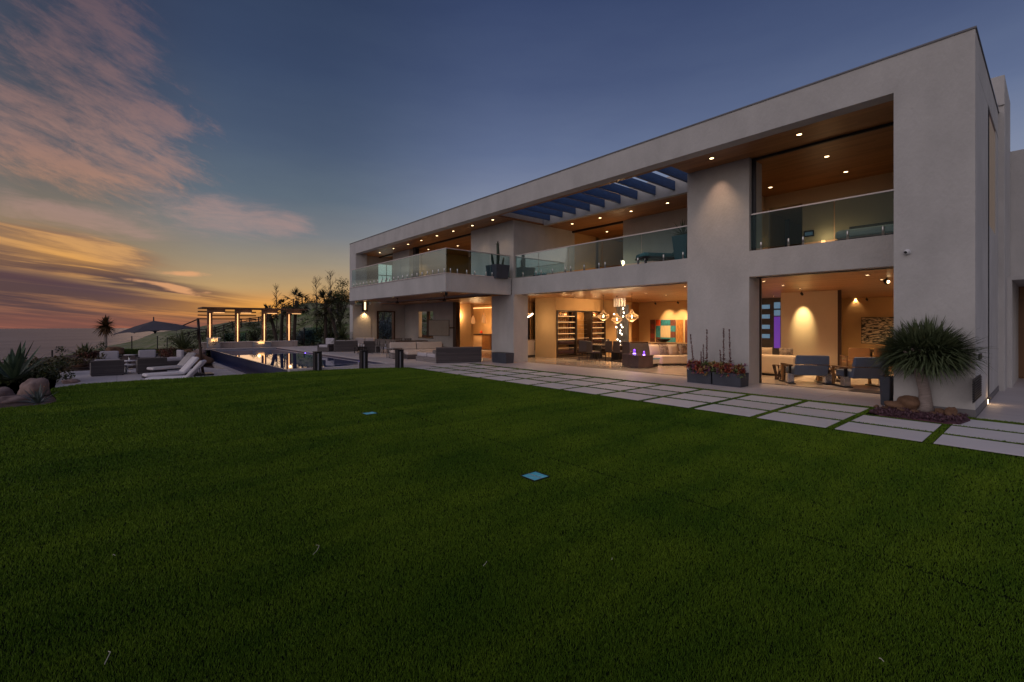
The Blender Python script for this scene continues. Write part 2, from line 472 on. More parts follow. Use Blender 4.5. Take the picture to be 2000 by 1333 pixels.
# ------------------------------------------------------------------ the setting: sea, land, lawn, terrace, path
def sstep(t): t = max(0, min(1, t)); return t * t * (3 - 2 * t)
seam = bpy.data.materials.new('sea_water'); seam.use_nodes = True
_b = seam.node_tree.nodes['Principled BSDF']
_b.inputs['Base Color'].default_value = (.095, .075, .085, 1); _b.inputs['Roughness'].default_value = .36
_b.inputs['Specular IOR Level'].default_value = .45
E.t = seam.node_tree
_tc = E.t.nodes.new('ShaderNodeTexCoord'); _s = E.t.nodes.new('ShaderNodeSeparateXYZ'); E.t.links.new(_tc.outputs['Object'], _s.inputs[0])
_n = noise(vec(E(_s.outputs[0]) * .012, E(_s.outputs[1]) * .012, 0.0), 1, 8, .62) + noise(vec(E(_s.outputs[0]) * .0009, E(_s.outputs[1]) * .0005, 0.0), 1, 4, .6) * 2.0
_bp = E.t.nodes.new('ShaderNodeBump'); _bp.inputs['Strength'].default_value = .55; _bp.inputs['Distance'].default_value = 22
_sc = noise(vec(E(_s.outputs[0]) * .00035 + E(_s.outputs[1]) * .0008, E(_s.outputs[1]) * .0012 - E(_s.outputs[0]) * .0009, 2.0), 1, 7, .65)
E.t.links.new(mixc(smooth(_sc, .3, .7), (.10, .08, .095), (.23, .185, .195)).k, _b.inputs['Base Color'])
E.t.links.new(_n.k, _bp.inputs['Height']); E.t.links.new(_bp.outputs[0], _b.inputs['Normal'])
m = MB(); m.add([(22500 * math.cos(2 * PI * k / 96), 22500 * math.sin(2 * PI * k / 96), -122) for k in range(96)], [tuple(range(96))])
struct(m, 'sea', seam)

def land_h(v, u):
    base = -.95
    base -= 3.0 * sstep((-9.5 - v) / 16) + 34 * sstep((-22 - v) / 60)
    far = sstep((u - 41) / 46)
    h = (v - 9.5) * .25
    if v > 8.5: h += 1.1 * math.sin(v * .35 + u * .06) * sstep((v - 12) / 8)
    if v < 8.5: h = max(-30, (v - 8.5) * .24 - 1.0 * sstep((8.5 - v) / 6))
    h = h - 34 * sstep((-20 - v) / 60)
    if h > 0: h *= 1 - .75 * sstep((u - 84) / 34)
    h += far * (.5 * math.sin(u * .21 + v * .13) + .35 * math.sin(u * .47 - v * .31)) * sstep((v - 4) / 10)
    z = base * (1 - far) + h * far
    z -= 90 * sstep((u - 150) / 160) * sstep((40 - v) / 40)
    z = z - 88 * sstep((-70 - v) / 130)
    return z
def grid_mesh(vs, us, f):
    pts = [(v, u, f(v, u)) for u in us for v in vs]
    n = len(vs)
    fs = [(j * n + i, j * n + i + 1, (j + 1) * n + i + 1, (j + 1) * n + i) for j in range(len(us) - 1) for i in range(n - 1)]
    m = MB(); m.smooth = True; m.add(pts, fs)
    return m
def scrub():
    rd = random.Random(77); m = MB()
    for k in range(420):
        u = rd.uniform(44, 96); v = rd.uniform(6, 40); z = land_h(v, u); s = rd.uniform(.35, 1.1)
        for j in range(34):
            q = Vector((v + rd.gauss(0, .5) * s, u + rd.gauss(0, .5) * s, z + abs(rd.gauss(0, .38)) * s))
            e = Vector((rd.gauss(0, 1), rd.gauss(0, 1), rd.gauss(.3, .8))).normalized() * .3 * s
            sd = Vector((-e.y, e.x, .1)) * .5
            m.add([q - sd, q + sd, q + e], [(0, 1, 2)])
    m.obj('scrub', mat('scrub_leaf', (.03, .045, .012), .8, col2=(.11, .11, .04), vscale=.5), kind='stuff', label='low dark scrub scattered over the green hillside', category='scrub')
_vs = [-340, -280, -230, -190, -160, -130, -105, -85, -70, -58, -48, -40, -33, -27, -23] + [-20 + 1.0 * k for k in range(75)] + [57, 62, 68, 76, 86, 100, 120, 150, 200, 260]
_us = [-60, -40, -25, -10, 0, 8, 14, 18, 22, 26, 30, 33, 36, 38] + [40 + 1.25 * k for k in range(72)] + [132, 136, 142, 150, 160, 175, 195, 220, 250, 290, 330]
LAND = mat('hill_scrub', (.07, .125, .02), .95, vscale=.55, col2=(.30, .26, .20), bump=1.0, bscale=1.4, spec=.1)
struct(grid_mesh(_vs, _us, land_h), 'hill', LAND)
scrub()

# lawn: one sheet whose far edge is the curve where the terrace and the patio start
lawn_edge = [(9.12, 17.25), (8.3, 17.75), (7.2, 18.2), (5.9, 18.55), (4.0, 18.65), (2.1, 18.7), (.6, 18.8), (-.8, 18.75), (-1.35, 18.0), (-1.35, 17.0), (-1.1, 15.6),
             (-1.05, 14.8), (-1.25, 14.45), (-1.9, 14.42), (-2.8, 14.5), (-5.5, 14.4), (-8.5, 13), (-9, 5), (-9, -9), (9.12, -9)]
GRASSB = mat('turf', (.008, .013, .003), .9, var=.35, vscale=.55, bump=1.0, bscale=190, spec=.1)
m = MB(); m.prism([(v, u) for v, u in lawn_edge][::-1], -.9, -.012)
struct(m, 'lawn', GRASSB)
m = MB(); m.box(9.12, 12.27, -9, 17.2, -.9, .0)
struct(m, 'path_bed', GRASSB)
# stone pavers of the path: rows of three with grass joints
m = MB()
us = [1.29 + 1.24 * k for k in range(-8, 13)]
prd = random.Random(2)
for k, u0 in enumerate(us):
    for j, v0 in enumerate((9.17, 10.16, 11.14)):
        u1 = u0 + 1.12; m.cur = prd.choice((0, 0, 1, 2))
        if j == 2 and 1.0 < u0 < 2.4: continue
        m.hull([(v0, u0, -.05), (v0 + .85, u0, -.05), (v0 + .85, u1, -.05), (v0, u1, -.05)],
               [(v0 + .004, u0 + .004, .006), (v0 + .846, u0 + .004, .006), (v0 + .846, u1 - .004, .006), (v0 + .004, u1 - .004, .006)])
struct(m, 'path', [PAVE, tiles('paver_stone_b', (.50, .465, .465), (.64, .60, .60), 9.0, 9.0, (.4, .36, .36), .001, .6, .2), tiles('paver_stone_c', (.60, .55, .545), (.74, .69, .69), 9.0, 9.0, (.4, .36, .36), .001, .6, .2)])
m.cur = 0
# terrace in front of and beside the house, with the pool cut out
PV0, PV1, PU0, PU1 = 5.15, 9.3, 19.15, 38.6
m = MB()
m.box(12.27, 14.72, 2.35, 17.2, -.9, 0)
m.prism([(9.14, 17.27), (31, 17.2), (31, PU0), (6.3, PU0), (6.3, 18.62), (7.25, 18.27), (8.35, 17.82)], -.9, 0)
m.box(PV1, 31, PU0, 40.2, -.9, 0)
m.box(PV0 - 1.1, PV1, PU1, 40.2, -.9, 0)
m.prism([(12.27, -6), (14.3, -6), (14.3, .96), (12.27, .96)], -.9, .004)
m.box(14.3, 30, -6, .966, -.9, .003)
struct(m, 'terrace', TERR)
# pool: coping, basin, water, trough below the spill edge
COPE = mat('pale_coping', (.52, .47, .47), .6, var=.06, vscale=4, bump=.15, bscale=30)
m = MB()
m.box(PV0 - .15, PV1, PU0 - .32, PU0, -.9, .05)          # near rim
m.box(PV1, PV1 + .3, PU0 - .3, PU1 + .3, -.02, .045)     # house side rim
m.box(PV0 - 1.1, PV1, PU1, PU1 + .5, -.02, .05)          # far rim
struct(m, 'pool_deck', COPE)
POOLT = tiles('pool_tile', (.008, .014, .045), (.018, .022, .075), .3, .3, (.03, .05, .12), .01, .3, 0)
pool = thing('swimming_pool', 'long dark blue swimming pool with a spill edge beside the lawn', 'pool', (7, 28, 0))
m = MB()
m.box(PV0 - .1, PV0, PU0, PU1, -1.5, -.02)
m.box(PV0 - .1, PV1, PU0, PU1, -1.6, -1.5)
m.obj('basin', POOLT, pool, True)
m = MB(); m.box(PV1 - .06, PV1 - .003, PU0, PU1, -1.5, .0); m.obj('basin_wall', POOLT, pool, True)
PINKW = mat('pool_outer_wall', (.44, .38, .38), .8, var=.10, vscale=1.4, bump=.2, bscale=20)
m = MB()
m.box(4.2, 4.5, PU0 - .3, PU1 + .02, -1.0, -.48); m.box(4.04, 5.05, PU1 + .0, PU1 + .6, -1.0, -.02)
m.box(4.2, PV0 - .1, PU0 - .32, PU0 - .02, -1.0, -.48)
m.obj('outer_wall', PINKW, pool, True, bevel=.01)
m = MB(); m.box(4.5, PV0 - .1, PU0, PU1, -1.0, -.95); m.obj('trough', POOLT, pool, True)
WATER = mat('pool_water', (.014, .05, .19), .015, spec=.6, bump=.05, bscale=1.6)
m = MB(); m.box(PV0 - .04, PV1 - .06, PU0, PU1, -.3, -.045); m.obj('pool_water', WATER, None, kind='structure')
m = MB(); m.box(4.5, PV0 - .1, PU0, PU1, -.9, -.62); m.obj('trough_water', WATER, None, kind='structure')
# submerged lights shine violet along the inner edges
for k, (v, u) in enumerate([(9.2, 22.3), (9.2, 31)]):
    m = MB(); m.ball((v - .06, u, -.055), .07, 8, (.6, 1, .5))
    m.obj('pool_light', mat('violet_lamp', (.2, .1, .6), .5, emit=(.22, .12, 1), es=5), pool, True)
# lower patio left of the pool
pa = [gp(*q, Z=-.5) for q in ((86, 742), (98, 722), (118, 714), (165, 712))]
PAT = tiles('patio_stone', (.46, .42, .46), (.56, .52, .55), 1.5, .75, (.18, .16, .18), .012, .6, .15, .5)
m = MB()
m.prism([(4.2, 18.0), (4.2, 27.2)] + [(3.0, 31.0), (-7.3, 31.0)] + [(p.x, p.y) for p in pa[::-1]][1:] + [(pa[0].x - .1, 18.6), (-1.4, 18.0)], -.8, -.5)
struct(m, 'patio', PAT)
# planting soil round the patio and at the left edge of the lawn
SOIL = mat('planting_soil', (.055, .036, .03), .95, vscale=6, col2=(.14, .095, .085), bump=.9, bscale=26, spec=.1)
def bed_h(v, u):
    d = min(1, max(0, (-1.0 - v) / 2.5))
    return -.06 + .16 * sstep(d) + .03 * math.sin(u * 2.1 + v * 1.3) - .75 * sstep((-7.5 - v) / 3.5) - .5 * sstep((u - 16.6) / 2.2)
struct(grid_mesh([-14.1 + .5 * k for k in range(27)], [14.5 + .5 * k for k in range(15)], bed_h), 'planting_bed_ground', SOIL)
def bank_h(v, u):
    return -.62 + .22 * math.sin(u * 1.3 + v * .8) * .5 + .35 * sstep((u - 31) / 4) * sstep((9 - abs(v + 1)) / 9) - 1.4 * sstep((-10 - v) / 4)
struct(grid_mesh([-15 + .8 * k for k in range(25)], [30.9 + .6 * k for k in range(18)], bank_h), 'bank_ground', SOIL)
struct(grid_mesh([-15 + .6 * k for k in range(13)], [19.0 + .6 * k for k in range(21)], lambda v, u: -.78 + .12 * math.sin(u * 1.7 + v) + .3 * sstep((-8.2 - v) / 1.5) - 1.3 * sstep((-11 - v) / 3)), 'slope_ground', SOIL)

# ------------------------------------------------------------------ the house
ZB, ZS, ZC, ZG, ZF2 = 3.15, 3.90, 3.20, 4.97, 3.86
ZSO, ZR = 6.62, 7.36
UR, UR2, UL2, UL = .98, 2.19, 30.7, 31.9
VF, VP, VT = 12.35, 14.0, 14.75
house = thing('modern_house', 'long two storey white stucco house with lit rooms and glass balconies', 'house', (14, 16, 0))
def H(m, name, mt, bevel=0.0, **k): return m.obj(name, mt, house, True, bevel, **k)
m = MB(); m.box(VF, VF + .4, UR2, UL2 + .15, ZSO - .02, ZR); H(m, 'roof_fascia', STUCCO)
UO0, UO1 = 7.66, 16.2                                    # open slatted bay in the roof
m = MB(); m.box(VF + .4, 29.59, UR + .36, UO0, ZSO + .06, ZR - .12); m.box(VF + .4, 29.59, UO1, UL - .41, ZSO + .06, ZR - .12); m.box(16.06, 29.59, UO0, UO1, ZSO + .06, ZR - .12)
m.box(29.6, 30, UR, UL, ZSO + .06, ZR); m.box(VF + .4, 29.6, UL - .4, UL, ZSO + .06, ZR); m.box(VF + .4, 29.6, UR, UR + .35, ZSO + .06, ZR - .003)
H(m, 'roof', STUCCO)
m = MB(); m.box(VF - .02, VF + .42, UR - .02, UL + .02, ZR, ZR + .035); m.box(VF + .42, 29, UR - .02, UR + .37, ZR, ZR + .034); H(m, 'roof_flashing', FLASH)
m = MB(); m.box(VF + .4, 19.0, UR + .02, UO0, ZSO, ZSO + .06); H(m, 'ceiling', CEIL)
m = MB(); m.box(16.05, 25, UO0, UO1, ZSO, ZSO + .06); H(m, 'ceiling', CEIL)
m = MB(); m.box(VF + .4, 22, UO1, UL - .1, ZSO, ZSO + .06); m.box(VF + .4, VF + .62, UO0, UO1, ZSO, ZSO + .06); H(m, 'ceiling', CEIL)
m = MB(); m.box(15.85, 16.05, UO0 + .002, UO1 - .002, ZSO - .02, ZR - .01); H(m, 'roof_beam', STUCCO, .01)
for k in range(10):
    m = MB(); u = 8.38 + .82 * k; m.box(VF + .4, 15.85, u, u + .09, 6.78, 7.12); H(m, 'sunshade_slat', BLUEWOOD, .005)
# end piers and front columns
m = MB(); m.box(VF, VF + .4, UR, UR2, .0, ZR); m.box(VF + .4, 15.2, UR, UR2, 0, ZSO + .05); H(m, 'column', STUCCO)
m = MB(); m.box(VF - .012, 17.9, UR - .012, UR2 + .012, 0, .14); H(m, 'base_board', mat('plinth', (.16, .15, .16), .8, var=.1))
m = MB(); m.box(VP, 14.9, 5.78, 7.70, 0, ZSO); H(m, 'column', STUCCO)
m = MB(); m.box(VP, 14.9, 16.30, 17.95, 0, ZB); H(m, 'column', STUCCO)
m = MB(); m.box(VF + .003, VF + 1.3, UL - .55, UL - .003, 0, ZB + .01); H(m, 'column', STUCCO)
m = MB(); m.box(VF, VF + .4, UL2 + .15, UL, ZS - .02, ZR); m.box(VF + .4, VF + .8, UL2 + .15, UL - .01, ZS - .02, ZSO - .02); H(m, 'column', STUCCO)
# second floor slab and its white band
m = MB(); m.box(VP + .002, VP + .32, UR2, 5.78, ZB, ZS); H(m, 'floor_band', STUCCO)
m = MB(); m.box(VP + .002, VP + .32, 7.70, 16.42, ZB, ZS); H(m, 'floor_band', STUCCO)
m = MB(); m.box(VP + .32, 31, UR + .3, UL - .2, ZC + .08, ZF2 - .03); H(m, 'floor_slab', STUCCO)
m = MB(); m.box(VP + .32, 26, UR + .3, UL - .2, ZF2 - .03, ZF2); H(m, 'floor', FLOOR)
# cantilevered balcony
bp = [(10.4, 16.45), (10.4, 26.9), (12.34, UL - .1), (VP - .002, UL - .1), (VP - .002, 16.45)]
m = MB(); m.prism([(a, b) for a, b in [(10.7, 16.75), (10.7, 26.9), (12.4, 30.9), (VP + .3, 30.9), (VP + .3, 16.75)]][::-1], ZC + .2, ZF2 - .06); H(m, 'balcony_slab', STUCCO)
def band(pts, w, z0, z1, close=False):
    mm = MB()
    for (a, b), (c, d) in zip(pts, pts[1:]):
        L = math.hypot(c - a, d - b); nx, ny = -(d - b) / L * w, (c - a) / L * w
        mm.prism([(a, b), (c, d), (c - nx, d - ny), (a - nx, b - ny)][::1], z0, z1)
    return mm
band([(VP - .01, 16.45), (10.4, 16.45), (10.4, 26.9)], -.3, ZB, ZS - .005)
m = MB()
m.box(10.4, 10.7, 16.45, 26.9, ZB, ZS - .004); m.box(10.7, VP + .001, 16.45, 16.75, ZB, ZS - .004)
m.prism([(10.4, 26.9), (10.7, 26.9), (12.7, UL - .1), (12.36, UL - .1)], ZB, ZS - .004)
H(m, 'balcony_band', STUCCO, .008)
m = MB(); m.box(10.37, 10.72, 16.43, 26.9, ZS - .004, ZS + .03); m.box(10.72, VP, 16.43, 16.77, ZS - .004, ZS + .03); H(m, 'band_cap', mat('pale_cap', (.55, .48, .45), .5, var=.05))
m = MB(); m.prism([(10.7, 16.75), (VP + .3, 16.75), (VP + .3, 30.9), (12.4, 30.9), (10.7, 26.9)], ZC + .17, ZC + .2); H(m, 'balcony_ceiling', CEIL)
# lower walls
m = MB(); m.box(14.35, 31, UR + .31, 24.8, ZC, ZC + .08); m.box(VP + .3, 22, 24.8, UL - .21, ZC + .04, ZC + .08); m.box(VP + .3, 16.3, 16.75, 24.8, ZC - .002, ZC + .0); H(m, 'ceiling', CEIL)
m = MB(); m.box(14.70, 14.78, 2.2, 5.78, -.004, .006); m.box(14.70, 14.78, 7.70, 16.3, -.004, .006); H(m, 'door_track', METAL_D)
m = MB(); m.box(14.78, 31, UR + .4, 24.8, -.3, .002); m.box(14.72, 14.78, 2.35, 17.2, -.3, -.006); H(m, 'floor', FLOOR)
for (x, z0, z1, v, w) in ((1480, 0, ZC, 14.72, .12), (1008, 0, ZC, 14.8, .28)):
    u = uv_(x, v); m = MB(); m.box(v, v + .12, u - w / 2, u + w / 2, z0, z1); H(m, 'door_frame', METAL_D)
m = MB(); m.box(14.5, 14.78, 2.2, 16.3, ZC - .05, ZC - .001); H(m, 'door_head', METAL_D)
# middle room: wall block with wine wall, back wall, timber wall
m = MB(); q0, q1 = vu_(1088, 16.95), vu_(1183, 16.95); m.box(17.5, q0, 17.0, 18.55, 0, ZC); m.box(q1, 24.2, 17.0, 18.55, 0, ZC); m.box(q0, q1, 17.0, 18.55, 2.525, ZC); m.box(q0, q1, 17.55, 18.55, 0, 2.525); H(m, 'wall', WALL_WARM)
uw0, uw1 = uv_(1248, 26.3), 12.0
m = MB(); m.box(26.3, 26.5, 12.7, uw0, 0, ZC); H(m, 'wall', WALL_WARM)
ut = uw0 + .05
m = MB(); m.box(24.2, 26.6, uw0, uw0 + .2, 0, ZC); H(m, 'wood_wall', WOODV)
m = MB(); m.box(14.9, 18.4, 7.45, 7.6, 0, ZC); H(m, 'wall', STUCCO_IN)
m = MB(); m.box(24.4, 24.6, uw0 + .2, 18.5, 0, ZC); H(m, 'wood_wall', WOODV)
# right room
ua, ub = uv_(1525, 23.0), uv_(1637, 23.0)
m = MB(); m.box(23.0, 23.3, ub, ua, 0, ZC); H(m, 'wall', STUCCO_IN)
m = MB(); m.box(22.93, 23.0, ub - .12, ub, 0, ZC); H(m, 'door_frame', BRONZE)
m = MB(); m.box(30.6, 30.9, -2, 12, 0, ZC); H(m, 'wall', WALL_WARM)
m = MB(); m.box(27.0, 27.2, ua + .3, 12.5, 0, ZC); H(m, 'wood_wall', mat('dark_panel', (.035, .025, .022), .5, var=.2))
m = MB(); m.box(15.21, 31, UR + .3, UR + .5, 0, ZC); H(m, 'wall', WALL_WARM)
# blue lit slots and violet glass in the far dark wall
BLU = mat('blue_backlit_pane', (.05, .12, .2), .4, emit=(.13, .24, .36), es=.6)
VIO = mat('violet_backlit_pane', (.1, .03, .3), .4, emit=(.16, .05, .55), es=.4)
for y in (598, 617, 637, 655):
    a, b = uv_(1488, 26.95), uv_(1503, 26.95); z = hz(y, 26.95, a)
    m = MB(); m.box(26.93, 26.99, b, a, z - .16, z + .06); H(m, 'lit_slot', BLU)
for (y0, y1, mm) in ((591, 603, BLU), (606, 617, BLU), (619, 680, VIO)):
    a, b = uv_(1512, 26.95), uv_(1523.6, 26.95)
    m = MB(); m.box(26.93, 26.99, b, a, hz(y1, 26.95, a), hz(y0, 26.95, a)); H(m, 'lit_pane', mm)
# kitchen side: TV wall, end wall with door opening, back walls
z0w, z1w = hz(660, 16.3, 27.5), hz(608, 16.3, 27.5)
uwa, uwb = uv_(818, 16.3), uv_(846, 16.3)
m = MB(); m.box(16.3, 16.55, 24.9, uwb, 0, ZC + .04); m.box(16.3, 16.55, uwa, UL - .3, 0, ZC + .04)
m.box(16.3, 16.55, uwb, uwa, 0, z0w); m.box(16.3, 16.55, uwb, uwa, z1w, ZC + .04); H(m, 'wall', STUCCO)
m = MB(); m.box(16.26, 16.3, uwb - .05, uwa + .05, z0w - .06, z0w); m.box(16.5, 16.56, uwb + (uwa - uwb) * .42, uwb + (uwa - uwb) * .62, z0w, z1w); H(m, 'window_frame', BRONZE)
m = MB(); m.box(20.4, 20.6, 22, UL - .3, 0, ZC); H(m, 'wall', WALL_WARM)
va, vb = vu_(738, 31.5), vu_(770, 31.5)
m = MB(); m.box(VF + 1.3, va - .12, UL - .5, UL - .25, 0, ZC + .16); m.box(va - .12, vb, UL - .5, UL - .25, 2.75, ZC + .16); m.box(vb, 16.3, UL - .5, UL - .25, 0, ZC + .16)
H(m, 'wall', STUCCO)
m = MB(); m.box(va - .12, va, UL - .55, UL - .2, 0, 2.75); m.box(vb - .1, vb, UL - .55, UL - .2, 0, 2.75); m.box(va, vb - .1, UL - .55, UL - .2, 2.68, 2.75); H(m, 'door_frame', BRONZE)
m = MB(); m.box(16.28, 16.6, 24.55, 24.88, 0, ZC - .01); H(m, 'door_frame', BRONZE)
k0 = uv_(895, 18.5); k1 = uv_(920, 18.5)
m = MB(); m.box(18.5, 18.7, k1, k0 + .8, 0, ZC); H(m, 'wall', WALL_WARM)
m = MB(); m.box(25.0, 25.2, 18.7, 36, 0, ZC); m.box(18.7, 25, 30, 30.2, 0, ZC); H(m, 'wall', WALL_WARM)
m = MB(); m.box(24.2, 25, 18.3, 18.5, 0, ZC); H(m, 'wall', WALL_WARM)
# upper rooms
m = MB(); m.box(VP, 14.3, 16.3, uv_(920, VP), ZF2, ZSO); m.box(14.3, 18.2, 16.3, 16.5, ZF2, ZSO); H(m, 'wall', STUCCO)
m = MB(); m.box(18.0, 18.2, 7.7, uv_(1217, 18.0), ZF2, ZSO); H(m, 'wall', STUCCO)
m = MB(); m.box(14.9, 18.2, 7.5, 7.7, ZF2, ZSO); m.box(24.0, 24.2, 7, 20, ZF2, ZSO); m.box(18.2, 24, uv_(1205, 18.2) - 1.0, uv_(1205, 18.2) - .8, ZF2, ZSO); m.box(18.2, 24, 16.5, 16.7, ZF2, ZSO); H(m, 'wall', WALL_WARM)
m = MB(); a = uv_(1114, 18.05); m.box(18.0, 18.2, a - .05, a + .25, ZF2, ZSO); H(m, 'door_frame', METAL_D)
m = MB(); m.box(18.0, 18.12, uv_(1217, 18.0), a, ZSO - .09, ZSO - .001); H(m, 'door_head', METAL_D)
u1, u2, u3, u4 = uv_(813, 14.3), uv_(803, 14.3), uv_(767, 14.3), uv_(728, 14.3)
m = MB(); m.box(14.3, 14.55, u2 + .25, u3, ZF2, ZSO); H(m, 'wall', STUCCO)
m = MB(); m.box(14.25, 14.5, u1, u1 + .35, ZF2, ZSO); H(m, 'door_frame', METAL_D)
m = MB(); m.box(14.25, 14.5, u4 - .3, u4 - .05, ZF2, ZSO); H(m, 'door_frame', METAL_D)
m = MB(); m.box(14.3, 14.42, uv_(920, 14.3), u1, ZSO - .08, ZSO - .001); H(m, 'door_head', METAL_D)
m = MB(); m.box(14.3, 14.42, u3, u4 - .3, ZSO - .08, ZSO - .001); H(m, 'door_head', METAL_D)
wv0, wv1 = vu_(739, 31.5), vu_(766.5, 31.5); wz0, wz1 = hz(553, wv0, 31.5), hz(516, wv0, 31.5)
m = MB(); m.box(VF + .8, wv0, UL - .4, UL - .2, ZF2, ZSO); m.box(wv1, 22, UL - .4, UL - .2, ZF2, ZSO); m.box(wv0, wv1, UL - .4, UL - .2, ZF2, wz0); m.box(wv0, wv1, UL - .4, UL - .2, wz1, ZSO); H(m, 'wall', STUCCO)
m = MB(); m.box(wv0, wv1, UL - .3, UL - .27, wz0, wz1); w = H(m, 'window', mat('glowing_pane', (.6, .66, .6), .4, var=.12, vscale=3, emit=(.62, .70, .60), es=.62))  # window brightness imitated by emission in the pane
m = MB(); zz = hz(538, wv0, 31.5); m.box(wv0, wv1, UL - .33, UL - .30, zz, zz + .05); m.box((wv0 + wv1) / 2 + .1, (wv0 + wv1) / 2 + .14, UL - .33, UL - .30, wz0, wz1)
for k in range(3): m.tube([(wv0 + .2 + .35 * k, UL - .32, wz0), (wv0 + .38 + .35 * k, UL - .32, wz0 + .3), (wv0 + .3 + .35 * k, UL - .32, zz)], .018, 5)
fr = m.obj('window_bar', mat('grey_bar', (.15, .17, .16), .6), house, True)
m = MB(); m.box(20.2, 20.4, 16.5, UL - .4, ZF2, ZSO); m.box(14.55, 20.2, 19.9, 20.1, ZF2, ZSO); m.box(14.56, 20.2, u2 + .4, u2 + .6, ZF2, ZSO); H(m, 'wall', WALL_WARM)
# bedroom on the right
VB = 18.8
d0, d1 = uv_(1567, VB), uv_(1500, VB)
m = MB(); m.box(VB, VB + .2, UR + .3, d0, ZF2, ZSO); m.box(VB, VB + .2, d0, d1, 6.15, ZSO); m.box(VB, VB + .2, d1, 8.6, ZF2, ZSO)
m.box(14.9, VB, 7.2, 7.5, ZF2, ZSO); m.box(15.2, VB, UR + .02, UR + .3, ZF2, ZSO); H(m, 'wall', STUCCO_IN)
m = MB(); m.box(VB + .2, 24, d0 - .4, d0 - .3, ZF2, 6.2); m.box(VB + .2, 24, d1 + .3, d1 + .4, ZF2, 6.2); m.box(23.9, 24.0, d0 - .3, d1 + .3, ZF2, 6.2); m.box(VB + .2, 24, d0 - .3, d1 + .3, 6.2, 6.25); H(m, 'wall', WALL_WARM)
m = MB(); q0, q1 = uv_(1541, VB + 2.5), uv_(1533, VB + 2.5); m.box(VB + 2.5, VB + 2.56, q0, q1, ZF2, 6.15); H(m, 'door', mat('blue_grey_door', (.08, .09, .13), .4))
m = MB(); m.box(14.16, 14.2, 5.66, 5.775, ZS, ZSO); m.box(14.16, 14.24, 2.2, 5.66, ZSO - .07, ZSO - .001); H(m, 'door_frame', METAL_D)
# outer side wall on the right, deep tall slot window, blocks beyond
sv0, sv1 = vu_(1930, UR), vu_(1945, UR)
sz0, sz1 = hz(460, sv1, UR), hz(206, sv0, UR)
m = MB(); m.box(15.2, sv0, UR, UR + .3, 0, ZSO + .1); m.box(sv0, sv1, UR, UR + .3, 0, sz0); m.box(sv0, sv1, UR, UR + .3, sz1, ZSO + .1); m.box(sv1, 17.8, UR, UR + .3, 0, ZSO + .1); H(m, 'side_wall', STUCCO)
m = MB(); m.box(sv0, sv1, UR + .2, UR + .25, sz0, sz1); H(m, 'window', mat('brown_blind', (.13, .07, .045), .6, var=.15))
m = MB(); m.box(17.8, 20.19, .865, UR + .3, 0, 8.35); m.box(17.75, 17.8, .86, UR, 7.55, 7.62); H(m, 'chimney_block', STUCCO, .01)
m = MB(); m.box(20.2, 20.5, -4, .93, 3.1, 6.9); m.box(20.5, 24, -4, .85, 6.6, 6.85); H(m, 'wall', STUCCO, .01)
m = MB(); m.box(18.9, 24, -4, .9, 3.0, 3.1); m.box(18.9, 22.5, .78, .93, 0, 3.0); H(m, 'porch_wall', STUCCO)
m = MB(); m.box(22.5, 22.7, -4, 1.2, 0, 3.0); H(m, 'wood_wall', WOODV)
dd = thing('entry_door', 'plain brown wooden side door with a round knob at the right edge', 'door', (22.4, -.1, 0))
m = MB(); m.box(22.42, 22.5, -1.3, uv_(1974, 22.42), .05, 2.6); m.obj('door_panel', planks('door_wood', (.16, .075, .03), (.22, .11, .045), .3, 'Z', .4), dd, True)
m = MB(); kz = hz(740, 22.4, .3); m.ball((22.36, uv_(1977, 22.4), kz), .05, 10); m.obj('handle', STEEL, dd, True)
gl = thing('step_light', 'small glowing step light at the foot of the side wall', 'light', (*gp(1924, 790, .0).xy, 0))
p = gp(1925, 789, 0); m = MB(); m.box(p.x - .02, p.x + .03, p.y - .04, p.y + .01, 0, .10); m.obj('lamp_face', LAMP, gl, True)
m = MB(); m.box(p.x - .05, p.x + .07, p.y - .08, p.y + .04, .12, .14); m.obj('lamp_cap', METAL_D, gl, True)
point((p.x, p.y - .12, .15), 1.2)
# vent grille low on the side wall and switch plate
vv0, vv1 = vu_(1899, UR), vu_(1914, UR)
m = MB()
zt = hz(765, vv1, UR)
for k in range(9): m.box(vv0, vv1, UR - .03, UR, .34 + .045 * k, .36 + .045 * k)
m.box(vv0 - .02, vv1 + .02, UR - .012, UR - .004, .32, .76)
H(m, 'vent_grille', METAL_D)
m = MB(); a, b = vu_(1910.5, UR), vu_(1915.5, UR); m.box(a, b, UR - .02, UR, hz(703, a, UR), hz(692, a, UR)); H(m, 'switch_plate', METAL_D)
